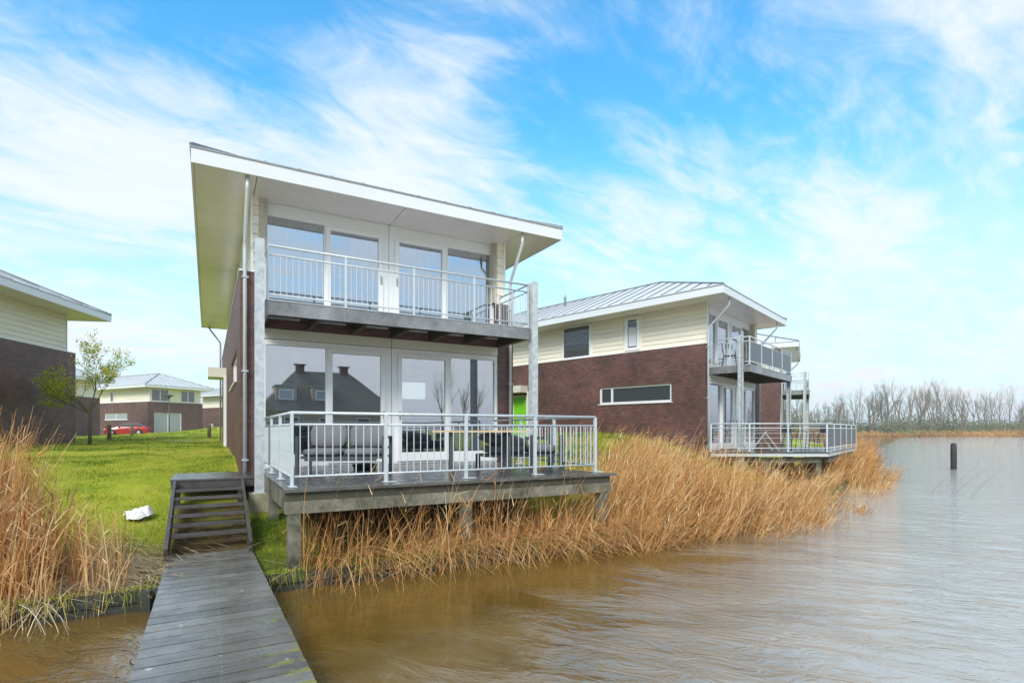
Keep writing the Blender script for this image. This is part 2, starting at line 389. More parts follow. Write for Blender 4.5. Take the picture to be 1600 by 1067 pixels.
def water_mat():
    t = newmat('water'); pos = t.node('ShaderNodeNewGeometry').outputs['Position']; x, y, z = t.sep(pos)
    ca_, sa_ = math.cos(math.radians(-24)), math.sin(math.radians(-24))
    a = t.math('ADD', t.math('MULTIPLY', x, ca_), t.math('MULTIPLY', y, sa_)); b = t.math('SUBTRACT', t.math('MULTIPLY', y, ca_), t.math('MULTIPLY', x, sa_))
    # wind patches: rougher water away from the bank
    wind = t.noise(pos, .22, 3, .55, .6)
    pn = t.noise(t.comb(t.math('MULTIPLY', a, .7), t.math('MULTIPLY', b, 1.5), 7.0), 1.0, 4, .6, .5)
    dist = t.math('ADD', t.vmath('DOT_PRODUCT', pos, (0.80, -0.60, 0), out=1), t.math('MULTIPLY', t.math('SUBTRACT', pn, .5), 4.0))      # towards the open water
    open_ = t.node('ShaderNodeMapRange', interpolation_type='SMOOTHSTEP', inp={0: dist, 1: -3.3, 2: -2.0, 3: 0.0, 4: 1.0}).outputs[0]
    left = t.node('ShaderNodeMapRange', interpolation_type='SMOOTHSTEP', inp={0: t.vmath('DOT_PRODUCT', pos, (-.35, -.94, 0), out=1), 1: -4.3, 2: -2.9, 3: 0.0, 4: .8}).outputs[0]
    rt = t.node('ShaderNodeMapRange', interpolation_type='SMOOTHSTEP', inp={0: x, 1: -2.0, 2: -2.8, 3: 0.0, 4: 1.0}).outputs[0]
    amp = t.math('ADD', .10, t.math('MULTIPLY', t.math('MAXIMUM', open_, t.math('MULTIPLY', left, rt)), t.math('ADD', t.math('MULTIPLY', wind, 1.1), .25)))
    w1 = t.noise(t.comb(t.math('MULTIPLY', a, .55), t.math('MULTIPLY', b, 1.6), 0.0), 1.1, 3, .55, .8)
    w2 = t.noise(t.comb(t.math('MULTIPLY', a, 1.0), t.math('MULTIPLY', b, 2.4), 5.0), 2.1, 4, .6, 1.0)
    w3 = t.noise(t.comb(t.math('MULTIPLY', a, 5.0), t.math('MULTIPLY', b, 13.0), 2.0), 3.0, 3, .6, .6)
    w2 = t.math('SUBTRACT', 1.0, t.math('ABSOLUTE', t.math('MULTIPLY', t.math('SUBTRACT', w2, .5), 2.6)))
    h = t.math('ADD', t.math('ADD', t.math('MULTIPLY', w1, .34), t.math('MULTIPLY', w2, .20)), t.math('MULTIPLY', w3, .030))
    h = t.math('MULTIPLY', h, amp)
    silt = t.noise(pos, .9, 5, .6, .4)
    c = t.mix(t.ramp(silt, [(0.3, 0), (0.7, 1)]), (0.115, 0.066, 0.012), (0.185, 0.112, 0.026))
    c = t.mix(t.ramp(t.noise(t.comb(x, y, 3), 30, 2, .6), [(0.70, 0), (0.78, .35)]), c, (0.30, 0.24, 0.12))
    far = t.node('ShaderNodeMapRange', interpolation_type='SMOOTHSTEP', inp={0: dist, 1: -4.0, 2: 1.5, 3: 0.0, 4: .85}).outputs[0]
    c = t.mix(far, c, (0.50, 0.455, 0.385))  # pale tint painted into the base imitates sky sheen on open water
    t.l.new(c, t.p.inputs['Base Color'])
    t.p.inputs['Roughness'].default_value = .03
    t.l.new(t.math('ADD', 1.6, t.math('MULTIPLY', t.math('MAXIMUM', open_, t.math('MULTIPLY', left, rt)), 1.0)), t.p.inputs['IOR'])
    bump(t, h, 1.0, .10)
water_mat()

# ------------------------------------------------------------------ terrain
SH = [P(-400, 7.25), P(-20, 7.25), P(7.0, 7.25), (6.3, 12.4), (10.6, 17.4), (16.0, 25), (22.5, 35), (33, 52), (37.5, 60), (33, 68), (10, 82), (-20, 110), (-30, 168), (100, 170), (135, 160), (420, 150)]
POLY = SH+[(3500, 150), (3500, 3500), (-3500, 3500), (-3500, -1500)]
BACK = [P(-400, -21), P(400, -21)]
def vnoise(x, y, f=1.0, seed=0):
    x = np.asarray(x, float)*f+seed*17.3; y = np.asarray(y, float)*f+seed*9.1; xi, yi = np.floor(x), np.floor(y); fx, fy = x-xi, y-yi
    fx = fx*fx*(3-2*fx); fy = fy*fy*(3-2*fy)
    def h(a, b): v_ = np.sin(a*127.1+b*311.7+seed)*43758.5453; return v_-np.floor(v_)
    return (h(xi, yi)*(1-fx)+h(xi+1, yi)*fx)*(1-fy)+(h(xi, yi+1)*(1-fx)+h(xi+1, yi+1)*fx)*fy
def seg_dist(px_, py_, a, b):
    ax, ay = a; bx, by = b; dx_, dy_ = bx-ax, by-ay
    tt = np.clip(((px_-ax)*dx_+(py_-ay)*dy_)/(dx_*dx_+dy_*dy_), 0, 1)
    return np.hypot(px_-(ax+tt*dx_), py_-(ay+tt*dy_))
def inside(px_, py_, poly):
    c = np.zeros(px_.shape, bool); n = len(poly)
    for i in range(n):
        (x1, y1), (x2, y2) = poly[i], poly[(i+1) % n]
        with np.errstate(divide='ignore', invalid='ignore'):
            c ^= ((y1 > py_) != (y2 > py_)) & (px_ < (x2-x1)*(py_-y1)/(y2-y1)+x1)
    return c
def shore_s(px_, py_):
    px_ = np.asarray(px_, float); py_ = np.asarray(py_, float)
    d = np.full(px_.shape, 1e9)
    for a, b in zip(SH[:-1], SH[1:]): d = np.minimum(d, seg_dist(px_, py_, a, b))
    return np.where(inside(px_, py_, POLY), d, -d)
def ground_z(px_, py_):
    px_ = np.asarray(px_, float); py_ = np.asarray(py_, float)
    s = shore_s(px_, py_); vv = px_*V[0]+py_*V[1]
    h = np.interp(s, [-4, -1, -.10, 0.0, 1.4, 3.0, 5.0, 7.0, 10.0, 20.0], [-1.6, -1.3, -.7, .15, .20, .55, 1.04, 1.32, 1.42, 1.46])
    h = np.where((py_ > 100) & (s > 0), .15+np.minimum(s, 30)*.02, h)
    hb = np.interp(-21-vv, [-2, 0, .6, 3, 8], [-1.6, -.5, .35, .9, 1.2])
    h = np.maximum(h, hb)
    land = np.clip((s-2)/4, 0, 1)
    h = h+land*(1.25*np.exp(-(((px_+15)/7.8)**2+((py_-40)/8.5)**2))+.42*np.exp(-(((px_-3.4)/3.5)**2+((py_-20.5)/4.5)**2)))
    h = h+np.clip(s, 0, 1)*(.04*np.sin(px_*.9+1)*np.sin(py_*.7)+.014*np.sin(px_*3.1+py_*2.3)+.006*np.sin(px_*7.1-py_*6.3))
    return h
rad = np.concatenate([np.linspace(.6, 5, 14), np.linspace(5.1, 16, 190), np.geomspace(16.1, 120, 120), np.geomspace(125, 3200, 36)])
ang = np.concatenate([np.linspace(-58, 58, 380), np.linspace(60, 300, 90)[1:-1]])*math.pi/180
R_, A_ = np.meshgrid(rad, ang, indexing='ij'); gx, gy = R_*np.sin(A_), R_*np.cos(A_)
gz = ground_z(gx, gy); na = len(ang)
idx = np.arange(len(rad)*na).reshape(len(rad), na); nx = np.roll(idx, -1, axis=1)
quads = np.stack([idx[:-1], nx[:-1], nx[1:], idx[1:]], -1).reshape(-1, 4)[:, ::-1]
gu, gv = gx*U[0]+gy*U[1], gx*V[0]+gy*V[1]
def soft(a, lo, hi, e): return np.clip((a-lo)/e, 0, 1)*np.clip((hi-a)/e, 0, 1)
soil = np.maximum(soft(gu, -.55, .62, .12)*soft(gv, 8.3, 11.0, .25), soft(gu, 1.1, 5.9, .5)*soft(gv, 8.2, 12.2, .7))
soil = np.maximum(soil, soft(gx+.1*gy, 10.2, 14.8, .8)*soft(gy-.55*gx, 13.0, 18, .8))
me = np_mesh('ground', np.stack([gx, gy, gz], -1).reshape(-1, 3), quads, M['ground'], {'soil': soil.ravel()}); me.polygons.foreach_set('use_smooth', [True]*len(me.polygons))
tag(link('ground', me), kind='structure')
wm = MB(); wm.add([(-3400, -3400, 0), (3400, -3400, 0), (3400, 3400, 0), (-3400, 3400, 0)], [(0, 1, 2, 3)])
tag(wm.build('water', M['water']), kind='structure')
# footpath to the front doors
pm = MB(); pts = [(-12.4, 21.2), (-13.4, 22.0), (-14.7, 23.2)]
for (a, b) in zip(pts[:-1], pts[1:]):
    d = Vector((b[0]-a[0], b[1]-a[1])).normalized(); nn = Vector((-d.y, d.x))*.42
    q = [(a[0]-nn.x, a[1]-nn.y), (b[0]-nn.x, b[1]-nn.y), (b[0]+nn.x, b[1]+nn.y), (a[0]+nn.x, a[1]+nn.y)]
    pm.add([(x, y, float(ground_z(x, y))+.035) for x, y in q], [(0, 3, 2, 1)])
tag(pm.build('path', M['path']), kind='structure')

# ------------------------------------------------------------------ railing builder
def railing(parent, pts, z0, n_bays, mat, height=1.0, baluster_n=11, bottom=.13, post_w=.045, feet=True, name='railing', bal_r=.0065, S=IDENT, screens=False, hbars=0, second=.155):
    rm = MB(S)
    for hgt, r in ((height-.02, .022), (height-second-.02, .016), (bottom, .015)):
        rm.tube([(x, y, z0+hgt) for x, y in pts], r, 8)
    for k in range(hbars):
        zz = z0+bottom+(height-second-.02-bottom)*(k+1)/(hbars+1)
        rm.tube([(x, y, zz) for x, y in pts], .007, 6)
    rl = rm.build(name, mat, parent)
    pmsh = MB(); pmsh.box(-post_w/2, post_w/2, -post_w*.4, post_w*.4, 0, height-.03)
    if feet: pmsh.box(-.045, .16, -.05, .05, 0.001, .012)
    pme = pmsh.mesh('post', mat)
    bm_ = MB(); bm_.tube([(0, 0, bottom), (0, 0, height-second-.02)], bal_r, 6, caps=False); bme = bm_.mesh('baluster', mat)
    for si, ((a, b), nb) in enumerate(zip(zip(pts[:-1], pts[1:]), n_bays)):
        aw, bw = Vector(S(a[0], a[1], 0)), Vector(S(b[0], b[1], 0)); rz = math.atan2(bw.y-aw.y, bw.x-aw.x)
        for i in range(nb+1):
            if i == 0 and si > 0: continue
            p = aw.lerp(bw, i/nb)
            link('post', pme, rl, (p.x, p.y, z0), (0, 0, rz))
        if baluster_n:
            for i in range(nb):
                L = (bw-aw).length/nb; bn = max(2, round(L/.1055)-1) if baluster_n > 0 else 0
                for j in range(bn):
                    p = aw.lerp(bw, (i+(j+1)/(bn+1))/nb); link('baluster', bme, rl, (p.x, p.y, z0))
        if screens and si in screens:
            for i in range(nb):
                p, q = aw.lerp(bw, (i+.04)/nb), aw.lerp(bw, (i+.96)/nb); sm = MB()
                sm.bar((p.x, p.y, z0+height/2), (q.x, q.y, z0+height/2), .012, height-.34); sm.build('screen_panel', M['screen'], rl)
    return rl

# ------------------------------------------------------------------ houses
W_, D_ = 6.2, 15.5
ZB, ZS, ZE = 3.905, 5.44, 5.71       # brick top, soffit, eaves, over deck floor level
DECK_Z = EYE-.7515
def house(org, uvec, vvec, label, detail='near', boards_left=True, boards_right=False, balcony=True, windows=(), door=True, front='glazed', col_y=(-1.5, -1.5), flues=False, green=True, bal_scr=False, hb=0, pipes=True):
    a = math.atan2(uvec[1], uvec[0]); ul = math.hypot(*uvec); vl = math.hypot(*vvec)
    sk = (uvec[0]*vvec[0]+uvec[1]*vvec[1])/(ul*vl); ck = math.sqrt(1-sk*sk)
    S = lambda x, y, z: (x+y*sk, y*ck, z)
    H = empty('lake_house', (org[0], org[1], DECK_Z), a, label, 'house', 'lake houses of brick and cream boards')
    N = lambda: MB(S)
    near = detail == 'near'
    # openings of the left / right walls in the brick storey
    lh = [(y0, y1, z0, z1) for (sd_, y0, y1, z0, z1, k) in windows if sd_ == 'L' and z1 < ZB]
    rh = [(y0, y1, z0, z1) for (sd_, y0, y1, z0, z1, k) in windows if sd_ == 'R' and z1 < ZB]
    fh = [(y0, y1, z0, z1) for (sd_, y0, y1, z0, z1, k) in windows if sd_ == 'F' and z1 < ZB]
    if door: lh = lh+[(9.0, 10.1, 0.0, 2.45)]
    wl = N(); zb0 = -1.0
    wl.panel('y', 0, D_, zb0, ZB, 0, .3, lh); wl.panel('y', 0, D_, zb0, ZB, W_-.3, W_, rh); wl.box(.3, W_-.3, D_-.3, D_, zb0, ZB)
    if front == 'glazed':
        wl.box(.3, .339, 0, .3, zb0, 2.81); wl.box(5.762, W_-.3, 0, .3, zb0, 2.81); wl.box(.339, 5.762, 0, .3, zb0, -.02); wl.box(.3, W_-.3, .01, .3, 2.811, ZB-.85); wl.box(.3, .339, 0, .3, ZB-.85, ZB); wl.box(5.762, W_-.3, 0, .3, ZB-.85, ZB)
    else: wl.panel('x', .3, W_-.3, zb0, ZB, 0, .3, fh)
    wl.build('wall', M['brick'], H)
    # cornice strip on top of the brick
    fl = N(); fl.box(-.02, .22, -.02, D_+.02, ZB, ZB+.03); fl.box(W_-.25, W_+.02, -.02, D_+.02, ZB, ZB+.03); fl.box(.22, .339, -.02, .3, ZB, ZB+.03); fl.box(5.762, W_-.25, -.02, .3, ZB, ZB+.03)
    if front != 'glazed': fl.box(.339, 5.762, -.02, .3, ZB, ZB+.03)
    fl.build('ledge', M['white_frame'], H)
    # upper storey: backing wall + lapped boards
    X0, X1 = .2, 5.97
    uw = N(); uw.box(X0+.04, X0+.3, .06, D_-.2, ZB+.03, ZS); uw.box(X1-.3, X1-.04, .06, D_-.2, ZB+.03, ZS); uw.box(X0+.3, X1-.3, D_-.46, D_-.2, ZB+.03, ZS)
    if front == 'glazed': uw.box(X0+.3, .339, .06, .3, ZB+.03, ZS); uw.box(5.762, X1-.3, .06, .3, ZB+.03, ZS)
    else: uw.box(X0+.3, X1-.3, .06, .3, ZB+.03, ZS)
    uw.build('upper_wall', M['cream_board'], H)
    nb = 8; bh = (ZS-ZB-.03)/nb
    def boards(side):
        wins = sorted([(y0, y1) for (sd_, y0, y1, z0, z1, k) in windows if sd_ == side and z1 > ZB+.5])
        segs = []; c = .02
        for y0, y1 in wins: segs.append((c, y0-.09)); c = y1+.09
        segs.append((c, D_-.18))
        for k in range(nb):
            z0 = ZB+.03+k*bh
            for (s0, s1) in segs:
                if s1-s0 < .05: continue
                b = N()
                if side == 'L': b.add([(X0+.004, s0, z0+.006), (X0+.04, s0, z0+.006), (X0+.04, s0, z0+bh), (X0+.028, s0, z0+bh), (X0+.004, s1, z0+.006), (X0+.04, s1, z0+.006), (X0+.04, s1, z0+bh), (X0+.028, s1, z0+bh)], [(0, 1, 2, 3), (7, 6, 5, 4), (0, 3, 7, 4), (3, 2, 6, 7), (1, 0, 4, 5), (2, 1, 5, 6)])
                elif side == 'R': b.add([(X1-.004, s0, z0+.006), (X1-.04, s0, z0+.006), (X1-.04, s0, z0+bh), (X1-.028, s0, z0+bh), (X1-.004, s1, z0+.006), (X1-.04, s1, z0+.006), (X1-.04, s1, z0+bh), (X1-.028, s1, z0+bh)], [(3, 2, 1, 0), (4, 5, 6, 7), (4, 7, 3, 0), (7, 6, 2, 3), (5, 4, 0, 1), (6, 5, 1, 2)])
                b.build('cladding_board', M['cream_board'], H)
    if boards_left: boards('L')
    if boards_right: boards('R')
    if front == 'glazed' and near:
        for k in range(nb):
            z0 = ZB+.03+k*bh
            for (x0, x1) in ((X0+.035, .335), (5.766, X1-.035)):
                N().add([(x0, .055, z0+.006), (x1, .055, z0+.006), (x1, .06, z0+bh), (x0, .06, z0+bh), (x0, .008, z0+.006), (x1, .008, z0+.006), (x1, .03, z0+bh), (x0, .03, z0+bh)],
                        [(3, 2, 1, 0), (4, 5, 6, 7), (0, 1, 5, 4), (1, 2, 6, 5), (2, 3, 7, 6), (3, 0, 4, 7)]).build('cladding_board', M['cream_board'], H)
    for cb in ((X0-.012, X0+.034, .0, .019), (X1-.034, X1+.012, .0, .019), (X1-.034, X1+.012, D_-.178, D_-.14)): N().box(*cb, ZB+.031, ZS).build('corner_trim', M['white_frame'], H)
    # roof
    x0, x1, y0, y1 = -.81, 7.04, -.97, 16.45; ins = 4.3; xm = (x0+x1)/2; rise = 1.69; hw = (x1-x0)/2
    rf = N(); ze = ZE+.012
    rf.add([(x0+.01, y0+.01, ze), (x1-.01, y0+.01, ze), (x1-.01, y1-.01, ze), (x0+.01, y1-.01, ze), (xm, y0+ins, ze+rise), (xm, y1-ins, ze+rise), (x0+.1, y0+.1, ze-.06), (x1-.1, y0+.1, ze-.06), (x1-.1, y1-.1, ze-.06), (x0+.1, y1-.1, ze-.06)],
           [(0, 1, 4), (1, 2, 5, 4), (2, 3, 5), (3, 0, 4, 5), (1, 0, 6, 7), (2, 1, 7, 8), (3, 2, 8, 9), (0, 3, 9, 6), (9, 8, 7, 6)])
    roof = rf.build('roof', M['zinc_roof'], H)
    hp = N(); o_ = .02
    for e0, e1 in (((x0, y0), (xm, y0+ins)), ((x1, y0), (xm, y0+ins)), ((x0, y1), (xm, y1-ins)), ((x1, y1), (xm, y1-ins))):
        hp.bar((e0[0], e0[1], ze+o_), (e1[0], e1[1], ze+rise+o_), .07, .05)
    hp.bar((xm, y0+ins, ze+rise+o_), (xm, y1-ins, ze+rise+o_), .07, .05)
    hp.build('ridge_cap', M['seam'], roof)
    sp = .6
    ny = int((y1-y0)/sp)
    for i in range(1, ny):
        yy = y0+(y1-y0)*i/ny; fr = min(1, (yy-y0)/ins, (y1-yy)/ins)
        for xs, sg in ((x0, 1), (x1, -1)):
            if fr*hw < .3 or (detail == 'far' and i % 2): continue
            N().bar((xs+sg*.10, yy, ze+.045), (xs+sg*hw*fr, yy, ze+rise*fr+.02), .028, .045).build('seam', M['seam'], roof)
    nx_ = int((x1-x0)/sp)
    for i in range(1, nx_):
        xx = x0+(x1-x0)*i/nx_; fr = min(1, (xx-x0)/hw, (x1-xx)/hw)
        N().bar((xx, y0+.12, ze+.045), (xx, y0+ins*fr, ze+rise*fr+.02), .028, .045).build('seam', M['seam'], roof)
    # fascia boards and top trim
    for (a0, a1, b0, b1) in ((x0, x1, y0, y0+.04), (x0, x1, y1-.04, y1), (x0, x0+.04, y0+.04, y1-.04), (x1-.04, x1, y0+.04, y1-.04)):
        N().box(a0, a1, b0, b1, ZS-.01, ZE-.02).build('fascia', M['fascia_white'], H)
    tr = N(); e = .018
    for (a0, a1, b0, b1) in ((x0-e, x1+e, y0-e, y0+.08), (x0-e, x1+e, y1-.08, y1+e), (x0-e, x0+.08, y0+.08, y1-.08), (x1-.08, x1+e, y0+.08, y1-.08)): tr.box(a0, a1, b0, b1, ZE-.02, ZE+.008)
    tr.build('roof_edge_trim', M['trim_grey'], H)
    # soffit panels
    g = .006; ys = [y0+.04+g]+[y0+3.45+3.55*i for i in range(4)]+[y1-.04-g]
    for i in range(len(ys)-1):
        for (a0, a1) in ((x0+.04+g, X0+.038), (X1-.038, x1-.04-g)):
            N().box(a0, a1, ys[i]+g, ys[i+1]-g, ZS, ZS+.02).build('soffit_panel', M['soffit'], H)
    for (a0, a1) in ((X0+.05, xm-.04), (xm-.028, X1-.05)):
        N().box(a0, a1, y0+.04+g, .34, ZS, ZS+.02).build('soffit_panel', M['soffit'], H)
    N().box(X0+.05, X1-.05, D_-.25, y1-.05, ZS, ZS+.02).build('soffit_panel', M['soffit'], H)
    # glazed front: two storeys of paired sliding doors
    if front == 'glazed':
        for zb, zt, zg1, zg2, zbt, rc in ((0.0, 2.60, 2.49, 2.40, .248, 0.0), (3.06, ZS-.005, 5.175, 5.085, 3.30, .20)):
            for (f0, f1, fixed, leaf) in ((.339, 3.05, (.462, 1.637), (1.766, 2.816)), (3.062, 5.762, (4.51, 5.689), (3.289, 4.357))):
                fr_ = N(); lo = min(leaf[0], leaf[1])-.10; hi = leaf[1]+.10
                fr_.panel('x', f0, f1, zb, zt, .02+rc, .12+rc, [(fixed[0], fixed[1], zbt, zg1), (leaf[0], leaf[1], zbt, zg2)])
                sd_ = fr_.build('sliding_door', M['white_frame'], H)
                lf = N(); lf.panel('x', leaf[0]-.095, leaf[1]+.095, zb+.05, zg2+.085, rc-.018, rc+.019, [(leaf[0], leaf[1], zbt, zg2)])
                lf.build('door_leaf', M['white_frame'], sd_)
                gp = N(); gp.box(fixed[0]-.01, fixed[1]+.01, rc+.07, rc+.078, zbt-.01, zg1+.01); gp.build('pane', M['glass'], sd_)
                gp = N(); gp.box(leaf[0]-.0, leaf[1]+.0, rc+.03, rc+.038, zbt-.0, zg2+.0); gp.build('pane', M['glass'], sd_)
                if near:
                    hx = (leaf[1]+.05) if fixed[0] < leaf[0] else (leaf[0]-.05)
                    N().box(hx-.012, hx+.012, rc-.05, rc-.019, zb+1.0, zb+1.18).build('handle', M['trim_grey'], sd_)
        for (a0, a1) in ((.345, 3.04), (3.056, 5.757)):
            N().box(a0, a1, -.005, .1, 2.61, 2.81).build('header_panel', M['cream_panel'], H)
        # rooms behind the glass
        for zb, zt in ((0.0, 2.6), (3.05, 5.43)):
            r = N(); e0, e1, f0, f1 = .36, 5.80, .32, 5.2
            r.add([(e0, f0, zb), (e1, f0, zb), (e1, f1, zb), (e0, f1, zb), (e0, f0, zt), (e1, f0, zt), (e1, f1, zt), (e0, f1, zt)], [(0, 3, 7, 4), (2, 1, 5, 6), (3, 2, 6, 7), (7, 6, 5, 4)])
            r.build('room', M['interior'], H)
            r = N(); r.box(e0, e1, .13, f1, zb-.05, zb-.001); r.build('room_floor', M['floor_wood'], H)
    # other windows
    for (sd_, a0, a1, z0, z1, k) in windows:
        f = N(); mid = [] if k in ('plain', 'narrow') else [a0+(a1-a0)*.82 if k == 'strip' else (a0+a1)/2]
        th = .085 if k != 'narrow' else .13
        up_ = z1 > ZB+.5
        cuts = [a0+th]+mid+[a1-th]; holes = []
        for i in range(len(cuts)-1): holes.append((cuts[i]+(.045 if i else 0), cuts[i+1]-(.045 if i < len(cuts)-2 else 0), z0+th*.8, z1-th*.8))
        if sd_ == 'L': o0, o1 = (X0-.03, X0+.06) if up_ else (.06, .15)
        elif sd_ == 'R': o0, o1 = (X1-.06, X1+.03) if up_ else (W_-.15, W_-.06)
        else: o0, o1 = (-.0, .06) if up_ else (.05, .14)
        f.panel('x' if sd_ == 'F' else 'y', a0, a1, z0, z1, o0, o1, holes)
        if not up_:      # sill
            if sd_ == 'L': f.box(-.05, .16, a0-.05, a1+.05, z0-.04, z0-.003)
            elif sd_ == 'R': f.box(W_-.16, W_+.05, a0-.05, a1+.05, z0-.04, z0-.003)
        wn = f.build('window', M['white_frame'], H)
        for h in holes:
            q = N(); mid_ = (o0+o1)/2
            if sd_ == 'F': q.box(h[0], h[1], mid_-.01, mid_+.01, h[2], h[3])
            else: q.box(mid_-.01, mid_+.01, h[0], h[1], h[2], h[3])
            q.build('pane', M['dark_glass'] if k != 'pale' else M['pale_glass'], wn)
        if k == 'narrow' and near:
            q = N(); q.box(X0-.002, X0+.004, a0+th+.03, a1-th-.03, z0+.16, z1-.42); q.build('blind', M['curtain'], wn)
    if door:
        d = N(); d.box(.10, .16, 9.10, 10.0, .02, 2.38); dr = d.build('door', M['green_door'] if green else M['white_frame'], H)
        q = N(); q.box(.06, .10, 9.85, 9.9, 1.0, 1.2); q.build('handle', M['trim_grey'], dr)
        q = N(); q.panel('y', 9.0, 10.1, 0, 2.45, .05, .18, [(9.1, 10.0, .02, 2.38)]); q.build('door_frame', M['white_frame'], H)
        q = N(); q.box(-.55, -.003, 8.95, 10.15, 2.56, 2.88); q.build('canopy', M['cream_panel'], H)
        q = N(); q.box(-.09, -.003, 8.86, 8.93, -.1, 2.6); q.build('canopy_post', M['white_frame'], H)
    # balcony
    if balcony:
        yb = -1.5; bx0, bx1 = .336, 5.80
        b = N(); b.box(bx0, bx1, yb, yb+.05, 2.80, 3.05); b.box(bx0, bx0+.05, yb+.05, -.02, 2.80, 3.05); b.box(bx1-.05, bx1, yb+.05, -.02, 2.80, 3.05)
        bal = b.build('balcony', M['steel_channel'], H)
        if near:
            for xx in (1.7, 3.36, 4.7): N().box(xx-.006, xx+.006, yb-.004, yb, 2.802, 3.048).build('joint_plate', M['trim_grey'], bal)
        q = N(); q.box(bx0-.004, bx1+.004, yb-.012, -.02, 3.052, 3.066); q.build('balcony_edge', M['galv'], bal)
        for i in range(7):
            xx = bx0+.05+(bx1-bx0-.1)*i/6; N().box(xx-.035, xx+.035, yb+.05, -.02, 2.82, 2.98).build('joist', M['joist'], bal)
        npl = 10
        for i in range(npl):
            ya = yb+.06+(-.08-yb)*i/npl; N().box(bx0+.05, bx1-.05, ya, ya+(-.08-yb)/npl-.012, 2.985, 3.05).build('floor_plank', M['dark_wood'], bal)
        q = N()
        for i in range(6):
            xx = bx0+.1+(bx1-bx0-.1)*i/6
            q.box(xx+.02, xx+.62, -.45, -.41, 2.93, 2.975)
        q.build('batten', M['galv'], bal)
        railing(H, [(bx0+.04, -.1), (bx0+.04, yb+.035), (bx1-.04, yb+.035), (bx1-.04, -.1)], 3.05, [2, 4, 2], M['galv_light'], height=1.0, baluster_n=11 if hb == 0 else 0, bottom=.11, post_w=.04, feet=False, S=S, screens=bal_scr, hbars=hb)
        for (cx, cy) in ((bx0-.10, col_y[0]), (bx1+.08, col_y[1])):
            c = N(); zb_, ztp = -.33, 4.10
            c.box(cx-.075, cx+.075, cy-.08, cy-.068, zb_, ztp); c.box(cx-.075, cx+.075, cy+.068, cy+.08, zb_, ztp); c.box(cx-.005, cx+.005, cy-.068, cy+.068, zb_, ztp)
            c.box(cx-.11, cx+.11, cy-.11, cy+.11, zb_-.015, zb_-.001)
            cc = c.build('steel_column', M['galv'], H)
            q = N(); q.box(cx-.17, cx+.17, cy-.17, cy+.2, -.85, zb_-.016); q.build('footing', M['block'], cc)
    # downpipes
    if pipes:
        for (pxs, xw) in ((.085, .085), (5.98, 6.08)):
            q = N(); q.tube([(pxs, y0+.12, ZS-.01), (pxs, y0+.13, ZS-.25), (xw, -.10, ZS-.95), (xw, -.075, ZS-1.1), (xw, -.075, -.35)], .037, 10)
            dp = q.build('downpipe', M['white_pipe'], H)
            for zz in (3.75, 1.9, .15): N().box(xw-.06, xw+.06, -.12, -.002, zz, zz+.03).build('clamp', M['galv'], dp)
        q = N(); q.tube([(-.50, y1-.25, ZS), (-.48, y1-.28, ZS-.1), (-.08, D_+.1, ZS-.75), (-.06, D_+.08, ZS-.95), (-.06, D_+.08, -.2)], .037, 8); q.build('downpipe', M['zinc_pipe'], H)
    if flues:
        for (fx, fy, ht, r) in flues:
            zr = ze+rise*min(1, (fx-x0)/hw)
            q = N(); q.tube([(fx, fy, zr-.1), (fx, fy, zr+ht*.55), (fx, fy, zr+ht*.56), (fx, fy, zr+ht*.85), (fx, fy, zr+ht)], [r, r, r*1.6, r*1.6, r*.5], 10); q.build('flue', M['zinc_pipe'], H)
    return H, S

# main house
H1o = P(.55, 11.9)
W1 = [('L', 1.35, 4.72, 1.85, 2.55, 'strip'), ('L', 2.80, 3.60, 4.02, 5.36, 'narrow'), ('L', 5.33, 6.9, 3.96, 5.42, 'plain')]
house(H1o, U, V, 'two storey brick and cream lake house nearest the jetty with glazed front and balcony', windows=W1)
# neighbour to the right
H2o = (7.027, 19.565)
H2, S2 = house(H2o, (.658, .7535), (-.7003, .7138), 'brick and cream house with bright green side door, right of the nearest house',
      windows=[('L', 1.35, 4.72, 1.85, 2.55, 'strip'), ('L', 2.85, 3.54, 4.02, 5.36, 'narrow'), ('L', 5.30, 6.92, 3.96, 5.42, 'plain')], col_y=(-1.2, -1.35), flues=[(1.1, 9.4, 1.0, .07), (2.1, 8.2, .55, .05)], bal_scr=(1,), hb=0)
# third house behind it along the shore
house((15.53, 31.17), (.48, .877), (-.877, .48), 'half hidden third house along the shore, only its roof corner and barred balcony showing', detail='far', windows=[('L', 1.35, 4.72, 1.85, 2.55, 'strip')], hb=3, col_y=(-1.25, -1.4), door=False)
# left edge house
house((-21.87, 5.99), (.989, .1478), (-.1478, .989), 'brick and cream house cut off by the left edge, behind the small leafy tree', detail='far', boards_left=False, boards_right=True, balcony=False, windows=[], door=False, front='plain', pipes=False)
# distance
house((-40.0, 59.1), (.46, .888), (-.888, .46), 'distant house with hipped pale metal roof behind the red car', detail='far', boards_left=True, balcony=False, front='plain', door=False, pipes=False,
      windows=[('F', .35, 2.3, 3.98, 5.36, 'double'), ('F', 3.6, 5.3, 3.98, 5.36, 'double'), ('F', .70, 3.7, -.3, 2.7, 'pale'), ('L', 7.2, 8.0, 4.0, 5.3, 'narrow'), ('L', 4.0, 8.8, 1.95, 2.7, 'pale')])
house((-46.2, 37.3), (.999, .038), (-.038, .999), 'distant brick house wall showing between the left house and the tree', detail='far', boards_left=False, boards_right=True, balcony=False, front='plain', door=False, pipes=False,
      windows=[('R', 8.2, 9.4, 0.0, 2.3, 'pale'), ('R', 6.0, 8.0, 3.98, 5.36, 'double')])
house((-44.4, 77.0), (.86, -.5), (.5, .86), 'farthest pale roofed house half hidden by the wall of the nearest house', detail='far', boards_left=False, balcony=False, front='plain', door=False, pipes=False,
      windows=[('F', 1.8, 2.9, .2, 1.7, 'pale')])

